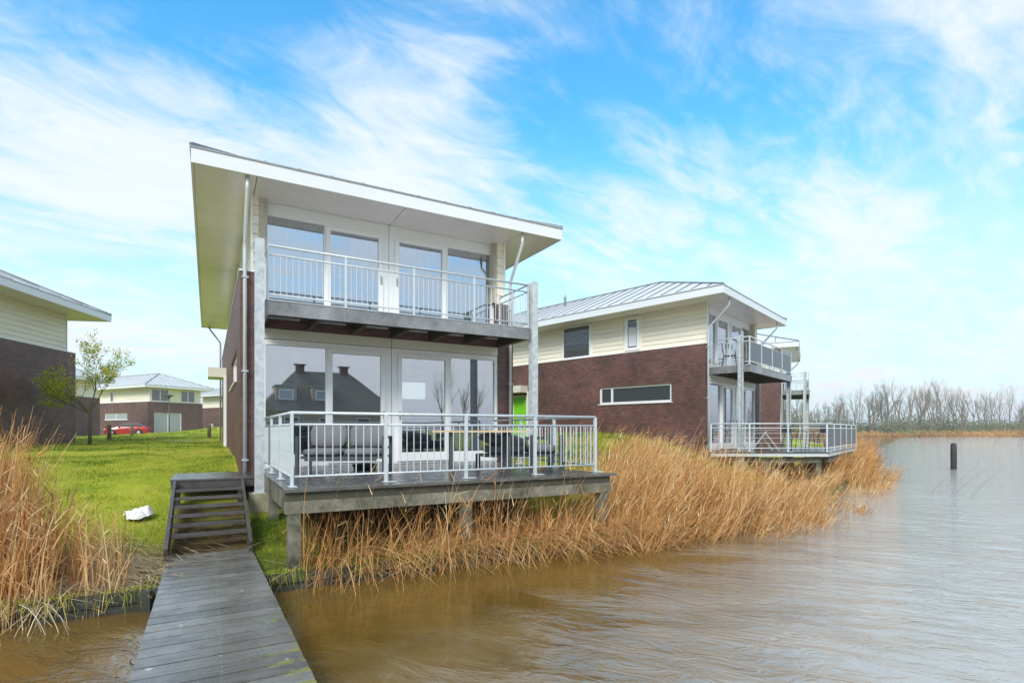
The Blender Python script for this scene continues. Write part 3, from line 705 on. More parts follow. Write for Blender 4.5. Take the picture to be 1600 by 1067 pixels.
# house on the opposite bank behind the viewer (mirrored in the glass)
ob = P(9.4, -29); OH = empty('thatched_house', (ob[0], ob[1], 1.0), TH, 'large dark hipped house reflected in the ground floor windows', 'house')
q = MB(); q.box(-5.2, 5.2, -4, 4, -.3, 3.0); q.build('wall', M['stucco'], OH)
q = MB(); q.add([(-6, -4.8, 2.6), (6, -4.8, 2.6), (6, 4.8, 2.6), (-6, 4.8, 2.6), (-2.4, 0, 6.4), (2.4, 0, 6.4)], [(0, 1, 5, 4), (1, 2, 5), (2, 3, 4, 5), (3, 0, 4), (3, 2, 1, 0)]); q.build('roof', M['thatch'], OH)
for xx in (-2.0, 1.9):
    q = MB(); q.box(xx-.35, xx+.35, -.3, .3, 5.9, 6.9); q.build('chimney', M['brick'], OH)
    q = MB(); q.box(xx-.5, xx+.5, -.45, .45, 6.95, 7.02); q.build('chimney_cap', M['charcoal'], OH)
for xx in (-3.2, -.4, 2.8):
    q = MB(); q.box(xx-.6, xx+.6, 4.0, 4.06, .9, 2.1); wn = q.build('window', M['white_frame'], OH); q = MB(); q.box(xx-.52, xx+.52, 4.061, 4.08, .98, 2.02); q.build('pane', M['dark_glass'], wn)

for xx in (-3.6, -.6):
    q = MB(); q.box(xx-.85, xx+.85, 1.2, 3.6, 3.3, 4.75); dm = q.build('dormer', M['stucco'], OH); q = MB(); q.box(xx-.6, xx+.6, 3.61, 3.66, 3.6, 4.5); wn = q.build('window', M['white_frame'], OH)
    q = MB(); q.box(xx-.5, xx+.5, 3.661, 3.68, 3.7, 4.4); q.build('pane', M['pale_glass'], wn); q = MB(); q.box(xx-.95, xx+.95, 1.0, 3.8, 4.76, 4.86); q.build('dormer_roof', M['trim_grey'], OH)
# ------------------------------------------------------------------ deck of the main house
def to_local(obj_loc, rz, p): return Matrix.Rotation(-rz, 2) @ (Vector(p)-Vector(obj_loc[:2]))
do = P(.847, 7.28); DK = empty('terrace_deck', (do[0], do[1], DECK_Z), TH, 'raised grey plank terrace with steel railing in front of the nearest house', 'deck')
DX, DY = 5.235, 4.60
npl = 36; pw = DX/npl
pb = MB(); pb.box(0, pw-.007, .145, DY, -.03, 0); pme = pb.mesh('plank', M['deck_plank'])
for i in range(npl): link('plank', pme, DK, (i*pw, 0, 0))
q = MB(); q.box(-.02, DX+.12, -.02, .14, -.035, .004); q.build('edge_board', M['deck_plank'], DK)
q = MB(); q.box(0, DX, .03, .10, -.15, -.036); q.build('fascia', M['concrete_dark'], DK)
q = MB(); q.box(.0, DX, .0, .16, -.31, -.151); q.build('front_beam', M['concrete'], DK)
q = MB(); q.box(.02, .14, .161, DY, -.30, -.036); q.build('side_beam', M['concrete'], DK)
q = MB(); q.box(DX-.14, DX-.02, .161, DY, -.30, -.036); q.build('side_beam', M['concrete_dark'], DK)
jb = MB(); jb.box(.15, DX-.15, 0, .06, -.16, -.036); jme = jb.mesh('joist', M['dark_wood'])
for i in range(7): link('joist', jme, DK, (0, .5+i*.6, 0))
q = MB(); q.box(-.075, .075, -.075, .075, -1.5, -.311); pime = q.mesh('pile', M['concrete'])
for (xx, yy) in ((.11, .09), (2.52, .10), (DX-.13, .09), (.12, 2.6), (DX-.13, 2.6), (2.5, 2.6)): link('pile', pime, DK, (xx, yy, 0))
railing(DK, [(.12, 4.3), (.12, .37), (5.18, .37), (5.18, 4.3)], .004, [3, 4, 3], M['galv_light'], post_w=.05, bal_r=.0078)

# deck of house 2 (skewed plan, given in world metres)
d2o = (7.2, 18.4); D2 = empty('terrace_deck', (d2o[0], d2o[1], DECK_Z), 0, 'pale terrace with dark glass screens on its railing in front of the second house', 'deck')
L2 = lambda x, y: (x-d2o[0], y-d2o[1])
pA, pB, pC, pD, pE = L2(6.93, 18.75), L2(10.95, 18.55), L2(15.9, 24.75), L2(11.5, 24.0), L2(7.3, 19.4)
q = MB(); q.prism([pA, pB, pC, pD, pE], -.04, .0); q.build('deck_floor', M['deck_plank'], D2)
q = MB()
for a_, b_ in ((pA, pB), (pB, pC)): q.bar((a_[0], a_[1]+.06, -.10), (b_[0]-.03, b_[1]+.06, -.10), .05, .12)
q.build('fascia', M['galv_light'], D2)
q = MB()
for a_, b_ in ((pA, pB), (pB, pC)): q.bar((a_[0]+.1, a_[1]+.35, -.30), (b_[0]-.1, b_[1]+.35, -.30), .16, .18)
q.build('beam', M['concrete'], D2)
q = MB(); q.box(-.09, .09, -.09, .09, -1.9, -.39); pi2 = q.mesh('pile', M['concrete'])
for (xx, yy) in ((10.75, 18.95), (9.0, 19.0), (13.2, 21.8), (15.5, 24.6), (9.3, 21)): link('pile', pi2, D2, (xx-d2o[0], yy-d2o[1], 0))
railing(D2, [pA, (pB[0]-.07, pB[1]+.05), (pC[0]-.1, pC[1]-.02), (pC[0]-2.5, pC[1]+.3)], .0, [3, 5, 2], M['galv_light'], baluster_n=0, post_w=.05, screens=(1,), hbars=3)

# ------------------------------------------------------------------ jetty, steps, landing
jo = P(0, 0); JT = empty('jetty', (0, 0, .28), TH, 'long wet grey plank jetty leading from the viewer to the steps', 'jetty')
pitch = .199; nj = 60; v_end = 8.63
for i in range(nj):
    v1_ = v_end-i*pitch; vc = v1_-pitch/2
    uL = -.465+random.uniform(-.002, .002); uR = float(np.interp(vc, [3.5, 8.63], [.645, .545]))+random.uniform(-.002, .002)
    b = MB(); hw_ = (pitch-.017)/2; b.box(uL, uR, -hw_, hw_, -.035, 0)
    o = b.build('plank', M['jetty_plank'], JT, (0, vc, random.uniform(-.0015, .0015)), (random.uniform(-.004, .004), random.uniform(-.002, .002), 0))
q = MB()
for (x_, r_) in ((-.38, 0), (.05, 0), (.46, 0)): q.box(x_-.035, x_+.035, v_end-12, v_end-.02, -.17, -.037)
q.build('bearer', M['dark_wood'], JT)
q = MB()
for i in range(nj):
    vc = v_end-(i+.5)*pitch
    for x_ in (.085,):
        for dv in (-.045, .045):
            q.lathe([(.0042, .0005), (.0042, .0015)], 6, (x_+random.uniform(-.006, .006), vc+dv))
sc_ = q.build('screw_heads', M['screw'], JT); sc_['kind'] = 'stuff'
q = MB(); q.tube([(0, 0, -1.6), (0, 0, -.17)], .07, 10); pj = q.mesh('pile', M['dark_wood'])
for vv in (6.9, 4.6, 2.2, -.3, -2.6):
    for x_ in (-.38, .46): link('pile', pj, JT, (x_, vv, 0))

so = P(0, 8.63); ST = empty('garden_steps', (so[0], so[1], .28), TH, 'dark open wooden steps rising from the jetty to the landing', 'steps')
rz_ = [.24+.098*k for k in range(6)]; ry = [.14+.290*k for k in range(6)]
for z_, y_ in zip(rz_, ry):
    q = MB(); q.box(-.465, .50, y_, y_+.17, z_-.035, z_); q.build('tread', M['stair_wood'], ST)
for x_ in (-.505, .503):
    q = MB(); q.add([(x_, -.25, -.02), (x_+.045, -.25, -.02), (x_+.045, 2.0, .845), (x_, 2.0, .845), (x_, -.25, .14), (x_+.045, -.25, .14), (x_+.045, 2.0, .86+.0), (x_, 2.0, .86)], [(0, 3, 2, 1), (4, 5, 6, 7), (0, 1, 5, 4), (1, 2, 6, 5), (2, 3, 7, 6), (3, 0, 4, 7)]); 
    q = MB(); q.bar((x_+.02, -.22, .02), (x_+.02, 2.02, .74), .045, .26); q.build('stringer', M['stair_wood'], ST)
LP = empty('landing', (so[0], so[1], EYE-.83), TH, 'grey wooden landing on top of the steps beside the house corner', 'landing')
for i in range(9):
    q = MB(); q.box(-.56, 1.35, 2.02+.165*i, 2.02+.165*i+.158, -.03, 0); q.build('plank', M['deck_plank'], LP)
q = MB(); q.box(-.54, 1.33, 2.04, 2.075, -.16, -.031); q.build('front_board', M['stair_wood'], LP)
q = MB(); q.box(-.54, -.50, 2.076, 3.48, -.16, -.031); q.build('side_board', M['stair_wood'], LP)
for x_ in (-.45, .5, 1.25):
    q = MB(); q.box(x_-.04, x_+.04, 2.1, 2.18, -.9, -.031); q.build('leg', M['dark_wood'], LP)

# ------------------------------------------------------------------ timber bank edging
ro = P(0, 7.2); RV = empty('timber_edging', (ro[0], ro[1], 0), TH, 'dark mossy timber boards holding the bank above the water', 'retaining wall')
uu = -9.0
while uu < 7.2:
    L = random.uniform(1.6, 2.6)
    for k in range(4):
        z0 = -.32+.135*k; q = MB(); yo = random.uniform(-.012, .012)
        q.box(uu+.004, uu+L-.004, -.045+yo, .03+yo, z0+.004, z0+.130+random.uniform(-.004, .0)); q.build('board', M['revetment'], RV)
    q = MB(); q.box(uu-.06, uu+.04, -.13, -.06, -.8, .20+random.uniform(-.03, .03)); q.build('stake', M['revetment'], RV)
    uu += L

# ------------------------------------------------------------------ furniture
def sofa(loc, rz, Wd, label, armrests=(True, True)):
    S_ = empty('garden_sofa', (*loc, DECK_Z), rz, label, 'sofa')     # local: width on x, front at -y
    q = MB(); q.box(-Wd/2, Wd/2, -.36, .34, .26, .30); q.box(-Wd/2+.1, Wd/2-.1, -.365, -.33, .22, .26); q.build('frame', M['charcoal'], S_)
    for sx in (-1, 1):
        for (yy, ht) in ((-.35, .62), (.33, .62)):
            q = MB(); x_ = sx*(Wd/2+.025); q.box(x_-.028, x_+.028, yy-.03, yy+.03, 0, ht); q.build('leg', M['charcoal'], S_)
        q = MB(); x_ = sx*(Wd/2+.025); q.box(x_-.03, x_+.03, -.38, .36, .62, .65); q.build('armrest', M['charcoal'], S_)
    q = MB(); q.box(-Wd/2, Wd/2, .33, .36, .60, .64); q.box(-Wd/2, Wd/2, .33, .36, .42, .46); q.build('back_rail', M['charcoal'], S_)
    n = 2; cw = Wd/n
    sme = cushion_mesh('seat_cushion', cw-.01, .66, .13, .5, M['cushion'], .12); bme = cushion_mesh('back_cushion', cw-.03, .16, .44, .5, M['cushion'], .25)
    for i in range(n):
        x_ = -Wd/2+cw*(i+.5); link('seat_cushion', sme, S_, (x_, -.02, .365)); link('back_cushion', bme, S_, (x_, .24, .645), (math.radians(-12), 0, 0))
    return S_
# the sofa faces the viewer
sofa((-2.97, 9.62), math.radians(3), 1.42, 'grey cushioned two seat garden sofa with dark frame at the left end of the terrace')
TB = empty('garden_table', (-1.15+.55, 9.95, DECK_Z), math.radians(8), 'garden table with thin pale wooden top and dark legs behind the railing', 'table')
q = MB(); q.box(-.86, .86, -.42, .42, .715, .745); q.build('tabletop', M['table_wood'], TB)
for (x_, y_) in ((-.52, -.3), (.50, -.3), (-.52, .3), (.50, .3)):
    q = MB(); q.box(x_-.04, x_+.04, y_-.035, y_+.035, 0, .714); q.build('leg', M['charcoal'], TB)
LS = empty('garden_sofa', (.32, 10.75, DECK_Z), math.radians(14), 'grey garden lounge seat with piled cushions at the right end of the terrace', 'sofa')
q = MB(); q.box(-.95, .55, -.36, .36, .24, .29); q.build('frame', M['charcoal'], LS)
for (x_, y_) in ((-.02, -.38), (.58, -.38), (.58, .36), (-.95, .36)):
    q = MB(); q.box(x_-.045, x_+.045, y_-.03, y_+.03, 0, .66 if x_ > -.5 else .28); q.build('leg', M['charcoal'], LS)
q = MB(); q.box(.03, .53, .30, .33, .56, .62); q.box(.03, .53, .30, .33, .40, .46); q.build('armrest', M['charcoal'], LS)
sc1 = cushion_mesh('seat_cushion', .80, .66, .17, .5, M['cushion'], .15)
link('seat_cushion', sc1, LS, (-.50, 0, .38)); link('seat_cushion', cushion_mesh('seat_cushion', .60, .66, .17, .5, M['cushion'], .12), LS, (.24, 0, .385))
link('back_cushion', cushion_mesh('back_cushion', .98, .50, .20, .5, M['cushion'], .35), LS, (-.52, .03, .57), (math.radians(4), math.radians(8), 0))
pt = empty('umbrella_base', (-2.83, 10.35, DECK_Z), 0, 'low black pot under the left garden sofa', 'pot')
q = MB(); q.lathe([(.20, 0), (.24, .10), (.06, .12)], 14); q.build('pot', M['tyre'], pt)

# house 2 terrace: folding table and metal chairs
def metal_chair(x, y, z, rz, label):
    C = empty('metal_chair', (x, y, z), rz, label, 'chair', 'black metal chairs on the second terrace')
    q = MB(); q.box(-.22, .22, -.22, .22, .43, .455); q.build('seat', M['charcoal'], C)
    for sx in (-1, 1):
        q = MB(); q.tube([(sx*.22, -.24, 0), (sx*.21, -.20, .45), (sx*.23, -.19, .64)], .013, 6); q.build('leg', M['charcoal'], C)
        q = MB(); q.tube([(sx*.22, .27, 0), (sx*.21, .20, .45), (sx*.21, .28, .92)], .013, 6); q.build('leg', M['charcoal'], C)
    q = MB(); q.box(-.21, .21, .245, .26, .62, .90); q.build('backrest', M['charcoal'], C)
    return C
c1 = metal_chair(10.55, 20.3, DECK_Z, math.radians(110), 'black metal chair at the far table, its back towards the folding trestle')
c2 = metal_chair(11.95, 21.0, DECK_Z, math.radians(-80), 'black metal chair behind the dark table on the second terrace')
T2 = empty('metal_table', (11.3, 20.4, DECK_Z), math.radians(5), 'thin dark metal table on the second terrace', 'table')
q = MB(); q.box(-.5, .5, -.4, .4, .70, .72); q.build('tabletop', M['charcoal'], T2)
for (x_, y_) in ((-.4, -.3), (.4, -.3), (-.4, .3), (.4, .3)):
    q = MB(); q.tube([(x_, y_, 0), (x_*.8, y_, .70)], .014, 6); q.build('leg', M['charcoal'], T2)
T3 = empty('folding_trestle', (9.25, 19.9, DECK_Z), 0, 'grey crossed legged folding table standing by the column of the second terrace', 'table')
q = MB(); q.box(-.45, .45, -.3, .3, .74, .765); q.build('tabletop', M['trim_grey'], T3)
for y_ in (-.26, .26):
    q = MB(); q.bar((-.52, y_, 0), (.05, y_, .74), .03); q.build('leg', M['galv'], T3); q = MB(); q.bar((.52, y_+.04, 0), (-.05, y_+.04, .74), .03); q.build('leg', M['galv'], T3)
def bal_chair(lx, ly, rz, label):
    p = S2(lx, ly, 3.07); a = math.atan2(.7535, .658); wx = H2o[0]+p[0]*math.cos(a)-p[1]*math.sin(a); wy = H2o[1]+p[0]*math.sin(a)+p[1]*math.cos(a)
    return metal_chair(wx, wy, DECK_Z+3.07, a+rz, label)
bal_chair(1.1, -.5, .3, 'dark chair on the left part of the second house balcony')
bal_chair(4.2, -.7, 2.6, 'dark chair behind the dark screens of the second house balcony')
# things just inside the glass
def hl(x, y): return P(.55+x, 11.9+y)
def curtain(x0, x1, y, z0, z1, label):
    p = hl((x0+x1)/2, y); C = MB(); n = 60; pts = []
    for i in range(n+1):
        xx = (x0-x1)/2+(x1-x0)*i/n; yy = .035*math.sin(i*1.15+.6*math.sin(i*.37)); pts.append((xx, yy))
    b = [(x, y_, 0) for x, y_ in pts]+[(x*1.01, y_*.8, z1-z0) for x, y_ in pts]
    C.add(b, [(i, i+1, n+1+i+1, n+1+i) for i in range(n)], True)
    o = C.build('curtain', M['curtain'], None, (p[0], p[1], DECK_Z+z0), (0, 0, TH)); tag(o, label, 'curtain')
curtain(.40, 1.15, .28, .05, 2.55, 'pale pleated curtain behind the left ground floor window')
curtain(.40, 1.62, .42, 3.1, 5.40, 'wide pale pleated curtain behind the left upstairs window')
curtain(3.20, 4.40, .44, 3.1, 5.40, 'pale pleated curtain behind the third upstairs pane')
curtain(2.25, 2.95, .44, 3.1, 5.40, 'gathered pale curtain at the right of the second upstairs pane')
curtain(4.46, 5.78, .44, 3.1, 5.40, 'wide pale pleated curtain behind the right upstairs window')
for (x0, x1, z0, z1, lb) in ((.44, 1.50, 3.07, 3.55, 'low white cabinet behind the left upstairs window'), (4.55, 5.6, 3.07, 3.50, 'low white cabinet behind the right upstairs window')):
    p = hl((x0+x1)/2, .62); q = MB(); hw_ = (x1-x0)/2; q.box(-hw_, hw_, -.2, .2, 0, z1-z0)
    for k in (-.5, .5): q.box(hw_*k-.2, hw_*k+.2, -.215, -.2, .06, z1-z0-.05)
    o = q.build('cabinet', M['white_matte'], None, (p[0], p[1], DECK_Z+z0), (0, 0, TH)); tag(o, lb, 'cabinet')
p = hl(3.72, .45); HBOX = empty('hanging_box', (p[0], p[1], DECK_Z+1.50), TH-.1, 'white box with added glow hanging behind the third ground floor pane', 'lamp')  # box with added glow, stands in for a pale rectangle in the glass
q = MB(); q.box(-.26, .26, -.12, .12, .0, .38); q.build('glow_box', M['added_glow'], HBOX); q = MB(); q.tube([(0, 0, .38), (0, 0, 1.08)], .008, 6); q.build('added_cord', M['charcoal'], HBOX)
p = hl(1.6, 2.4); DT = empty('dining_table', (p[0], p[1], DECK_Z), TH, 'dark dining table standing inside behind the ground floor glass', 'table')
q = MB(); q.box(-.9, .9, -.45, .45, .72, .76); q.build('tabletop', M['dark_wood'], DT)
for (x_, y_) in ((-.8, -.38), (.8, -.38), (-.8, .38), (.8, .38)):
    q = MB(); q.box(x_-.035, x_+.035, y_-.035, y_+.035, 0, .719); q.build('leg', M['dark_wood'], DT)

# damp air between the viewer and the far shore
hm = newmat('haze'); hm.n.remove(hm.p); vs_ = hm.node('ShaderNodeVolumePrincipled', inp={'Color': (0.93, 0.96, 1.0, 1), 'Density': 0.0008, 'Anisotropy': 0.2}); hm.l.new(vs_.outputs[0], hm.o.inputs['Volume'])
q = MB(); q.box(-1500, 1500, -700, 1500, -3.0, 24.0); tag(q.build('haze', M['haze']), kind='stuff')
# ------------------------------------------------------------------ small outdoor things
def gz1(x, y): return float(ground_z(x, y))
mp = (22.4, 27.3); q = MB(); q.lathe([(.13, -1.4), (.135, .95), (.125, 1.25), (.09, 1.33)], 14)
tag(q.build('mooring_post', M['mooring'], None, (mp[0], mp[1], 0)), 'dark round mooring post standing alone in the open water', 'post')
bolls = [(-19.3, 25.8, 'wooden bollard on the grass just right of the leafy tree', .76), (-22.6, 32.0, 'wooden bollard in front of the rear of the red car', .62), (-15.3, 27.2, 'wooden bollard on the grass rise near the house wall', .72), (-22.8, 26.3, 'short wooden stake by the left house wall', .5)]
for x_, y_, lb, ht in bolls:
    q = MB(); q.lathe([(.085, -.3), (.085, ht-.03), (.06, ht)], 10); tag(q.build('bollard', M['bollard_wood'], None, (x_, y_, gz1(x_, y_)-.02)), lb, 'bollard', 'wooden bollards on the lawn')
LN = empty('street_lamp', (-28.8, 45.2, gz1(-28.8, 45.2)), 0, 'slim dark street lamp in front of the distant house', 'lamp')
q = MB(); q.tube([(0, 0, -.2), (0, 0, 3.1)], [.05, .035], 8); q.build('pole', M['charcoal'], LN); q = MB(); q.lathe([(.06, 3.1), (.09, 3.25), (.36, 3.33), (.30, 3.40), (.05, 3.48)], 12); q.build('lamp_head', M['charcoal'], LN)
q = MB(); q.tube([(0, 0, 0), (0, 0, 9.8)], [.05, .02], 6); tag(q.build('mast', M['white_pipe'], None, (-53, 77.5, 1.4)), 'thin pale mast rising behind the distant hipped roof', 'mast')
# plastic bag
nb_ = 44; gu2, gv2 = np.meshgrid(np.linspace(-1, 1, nb_), np.linspace(-1, 1, nb_), indexing='ij')
rr_ = 1+.25*(vnoise(np.arctan2(gv2, gu2)*1.4+9, gu2*0, 1.0, 3)-.5)
bx_ = gu2*np.sqrt(1-gv2**2/2)*.235*rr_; by_ = gv2*np.sqrt(1-gu2**2/2)*.20*rr_*np.interp(gu2, [-1, -.2, 1], [.25, .9, 1.0])
fold = np.abs(np.sin(gu2*3.1+gv2*4.2+3*vnoise(gu2, gv2, 1.6, 2)))*.038+.07*vnoise(gu2, gv2, 2.2, 5)+.02*vnoise(gu2, gv2, 7, 6)
edge_ = np.clip(1-np.maximum(np.abs(gu2), np.abs(gv2)), 0, .3)/.3
bz_ = .015+fold*(.25+.75*edge_)+.05*edge_*np.interp(gu2, [-1, 1], [0, 1])
gi = np.arange(nb_*nb_).reshape(nb_, nb_); bq = np.stack([gi[:-1, :-1], gi[1:, :-1], gi[1:, 1:], gi[:-1, 1:]], -1).reshape(-1, 4)
me = np_mesh('plastic_bag', np.stack([bx_, by_, bz_], -1).reshape(-1, 3), bq, M['bag']); me.polygons.foreach_set('use_smooth', [True]*len(me.polygons))
tag(link('plastic_bag', me, None, (-5.95, 8.55, gz1(-5.95, 8.55)+.03), (math.radians(14), 0, math.radians(-8))), 'crumpled white plastic bag lying on the lawn left of the steps', 'bag')

# red car
CR = empty('parked_car', (-36.3, 50.8, gz1(-36.3, 50.8)), math.radians(22), 'red estate car parked in front of the distant house', 'car')
CR.scale = (.78, .84, .86)
def loft(prof, flat=True):
    vs, fs = [], []; n = len(prof[0][1])
    for x_, sec in prof: vs += [(x_, y_, z_) for y_, z_ in sec]
    for i in range(len(prof)-1): fs += [(i*n+j, i*n+(j+1) % n, (i+1)*n+(j+1) % n, (i+1)*n+j) for j in range(n)]
    fs += [tuple(range(n)), tuple((len(prof)-1)*n+j for j in range(n))[::-1]]
    return MB().add(vs, fs, not flat)
def sec(hw, zb, zm, zt, rw): return [(-hw*.94, zb), (-hw, zm), (-rw, zt), (rw, zt), (hw, zm), (hw*.94, zb)]
loft([(-2.2, sec(.62, .30, .50, .62, .55)), (-2.1, sec(.80, .22, .60, .76, .66)), (-1.7, sec(.87, .2, .66, .88, .72)), (-.85, sec(.90, .2, .74, .98, .80)), (1.2, sec(.90, .2, .78, 1.03, .82)), (2.0, sec(.86, .22, .80, 1.05, .76)), (2.17, sec(.80, .28, .70, .98, .70)), (2.22, sec(.70, .4, .6, .8, .62))]).build('body', M['car_red'], CR)
loft([(-.95, sec(.79, .97, .98, .99, .74)), (-.2, sec(.80, .99, 1.15, 1.40, .62)), (.5, sec(.81, 1.0, 1.18, 1.455, .63)), (1.4, sec(.80, 1.02, 1.16, 1.38, .60)), (2.05, sec(.74, 1.03, 1.05, 1.08, .66))]).build('glasshouse', M['dark_glass'], CR)
loft([(-.15, sec(.63, 1.405, 1.42, 1.43, .60)), (.5, sec(.64, 1.457, 1.475, 1.49, .60)), (1.6, sec(.60, 1.32, 1.34, 1.36, .56))]).build('car_roof', M['car_red'], CR)
for sy in (-1, 1):
    for x_, xt in ((.35, .45), (1.25, 1.2)): q = MB(); q.bar((x_, sy*.815, .98), (xt, sy*.64, 1.44), .05); q.build('pillar', M['car_red'], CR)
    for x_ in (-1.35, 1.35): q = MB(); q.tube([(x_, sy*.86, .33), (x_, sy*.905, .33)], .40, 20); q.build('wheel_arch', M['tyre'], CR)
    q = MB(); q.box(.02, .30, sy*.905-.01, sy*.905+.01, .80, .83); q.build('handle', M['rim'], CR)
    q = MB(); q.box(-.75, -.60, sy*.98-.08, sy*.98+.08, .98, 1.10); q.build('wing_mirror', M['car_red'], CR)
for sy in (-1, 1):
    for x_ in (-1.35, 1.35):
        q = MB(); q.tube([(x_, sy*.70, .33), (x_, sy*.915, .33)], .34, 18); t_ = q.build('wheel', M['tyre'], CR)
        q = MB(); q.tube([(x_, sy*.90, .33), (x_, sy*.93, .33)], .21, 14); q.build('rim', M['rim'], t_)
    q = MB(); q.box(-2.16, -1.95, sy*.64-.12, sy*.64+.12, .62, .74); q.build('headlight', M['lamp_clear'], CR)
    q = MB(); q.box(2.08, 2.2, sy*.62-.14, sy*.62+.14, .80, .96); q.build('tail_light', M['lamp_red'], CR)

# ------------------------------------------------------------------ trees
def branch_pts(p, d, L, n, wob, upf):
    pts = [p.copy()]
    for i in range(n):
        d = (d+Vector((random.gauss(0, wob), random.gauss(0, wob), random.gauss(0, wob)+upf))).normalized(); p = p+d*L/n; pts.append(p.copy())
    return pts, d
def grow(mb, tips, p, d, L, r, lvl, maxl, wob=.12, upf=.05, spread=.6, nb=(2, 4), sides=(7, 5, 4, 3, 3, 3), shrink=.66):
    pts, d2 = branch_pts(p, d, L, 4 if lvl < 3 else 2, wob, upf)
    k = len(pts); rs = [r*(1-.45*i/(k-1)) for i in range(k)]
    mb.tube(pts, rs, sides[min(lvl, 5)], caps=False)
    if lvl >= 2: tips += [(q_, (pts[-1]-pts[0]).normalized(), lvl) for q_ in pts[1:]]
    if lvl >= maxl: return
    for j in range(random.randint(*nb)):
        t_ = random.uniform(.45, 1) if lvl else random.uniform(.6, 1); t_ = 1 if j == 0 else t_
        ii = min(k-2, int(t_*(k-1))); q_ = pts[ii].lerp(pts[ii+1], t_*(k-1)-ii)
        a_ = random.uniform(0, 2*math.pi); ax = Vector((math.cos(a_), math.sin(a_), random.uniform(-.2, .5))); dd = (d2+ax*spread*(random.uniform(.35, 1.1) if j else .4)).normalized()
        grow(mb, tips, q_, dd, L*shrink*random.uniform(.75, 1.15), rs[ii]*.62, lvl+1, maxl, wob, upf, spread, nb, sides, shrink)
# small leafy tree on the lawn
tx, ty = -15.7, 20.0; TR = empty('young_tree', (tx, ty, gz1(tx, ty)), 0, 'small forked tree with sparse yellow green spring leaves on the left lawn', 'tree')
random.seed(11)
mb = MB(); tips = []
mb.tube([(0, 0, -.1), (.03, 0, .6), (.02, .02, 1.25), (-.02, .0, 1.75)], [.095, .075, .068, .062], 9)
for (dx_, dy_, dz_, L) in ((-.95, .1, .75, 1.25), (.85, -.1, .9, 1.25), (.15, .3, 1.1, 1.25), (-.35, -.35, 1.0, 1.15), (-1.2, -.2, .75, 1.05)):
    grow(mb, tips, Vector((-.02, 0, 1.45)), Vector((dx_, dy_, dz_)).normalized(), L, .042, 0, 4, wob=.13, upf=.02, spread=.9, nb=(2, 4), shrink=.72)
TR.scale = (.68, .74, .80)
mb.build('trunk', M['bark'], TR)
TP = np.array([tuple(t_[0]) for t_ in tips]); nl = 6500
pi_ = rng.integers(0, len(TP), nl); c = TP[pi_]+rng.normal(0, .06, (nl, 3)); a1 = rng.normal(0, 1, (nl, 3)); a1 /= np.linalg.norm(a1, axis=1)[:, None]
a2 = np.cross(a1, rng.normal(0, 1, (nl, 3))); a2 /= np.linalg.norm(a2, axis=1)[:, None]; sz = rng.uniform(.018, .040, (nl, 1))
vv = np.stack([c-a1*sz*1.5, c-a2*sz*.8, c+a1*sz*1.5, c+a2*sz*.8], 1).reshape(-1, 3); qd = np.arange(nl*4).reshape(-1, 4)
lf = link('crown', np_mesh('crown', vv, qd, M['leaf'], {'tone': np.repeat(rng.random(nl), 4)}), TR)

# bare trees on the far shore
random.seed(5); protos = []
for pi2_ in range(6):
    mb = MB(); tips = []; Ht = (5.5, 6.5, 4.6, 7.0, 5.8, 3.6)[pi2_]
    for st in range(1 if pi2_ in (1, 3) else random.randint(2, 3)):
        lean = Vector((random.uniform(-.18, .18), random.uniform(-.1, .1), 1)).normalized()
        grow(mb, tips, Vector((random.uniform(-.8, .8)*(st > 0), 0, -.3)), lean, Ht*random.uniform(.8, 1), .15, 0, 5, wob=.06, upf=.06, spread=.42, nb=(3, 4), sides=(5, 4, 3, 3, 3, 3), shrink=.58)
    protos.append(mb.mesh('bare_tree', M['bark_far']))
k = 0
for i in range(96):
    ang_ = math.radians(np.interp(i+random.uniform(-.6, .6), [0, 95], [22, 56])); dd = random.uniform(172, 200)
    if i % 9 == 4: dd += 30
    x_, y_ = math.tan(ang_)*dd, dd; s_ = random.uniform(1.0, 1.95)*(.75 if ang_ < math.radians(33) else 1.0)
    o = link('bare_tree', protos[(i*5+i//3) % 6], None, (x_, y_, .4), (0, 0, random.uniform(0, 6.28)), (s_, s_, s_))
    tag(o, 'slender leafless tree standing among others along the far shore', 'tree', 'bare trees on the far shore')
for (u_, v_) in ((22, -30), (26, -33), (30, -29), (17, -34)):
    p = P(u_, v_); s_ = random.uniform(.6, .8); tag(link('bare_tree', protos[(u_) % 6], None, (p[0], p[1], 1.0), (0, 0, u_), (s_, s_, s_)), 'leafless tree on the opposite bank mirrored in the right hand window', 'tree', 'bare trees on the opposite bank')
def scrub(name, label, area_fn, n, hmin, hmax, size, mat='scrub', tone=(0, 1)):
    x_, y_, zb_ = area_fn(n); hh = rng.uniform(0, 1, n)**1.3*rng.uniform(hmin, hmax, n)
    cl = (np.sin(x_*.35)+np.sin(x_*.13+2)+np.sin(x_*.9+1)*.5)*.17+.72; hh = hh*cl
    c = np.stack([x_, y_, zb_+hh], 1); a1 = rng.normal(0, 1, (n, 3)); a1[:, 2] = np.abs(a1[:, 2])*1.5; a1 /= np.linalg.norm(a1, axis=1)[:, None]
    a2 = np.cross(a1, rng.normal(0, 1, (n, 3))); a2 /= np.linalg.norm(a2, axis=1)[:, None]; sz = rng.uniform(.5, 1.2, (n, 1))*size
    vv = np.stack([c-a1*sz, c+a2*sz*.35, c+a1*sz, c-a2*sz*.35], 1).reshape(-1, 3)
    tn = np.clip(tone[0]+(tone[1]-tone[0])*(rng.random(n)*.6+.4*(np.sin(x_*.21+y_*.1)*.5+.5)), 0, 1)
    return tag(link(name, np_mesh(name, vv, np.arange(n*4).reshape(-1, 4), M[mat], {'tone': np.repeat(tn, 4)})), label, name.replace('_', ' '), kind='stuff')
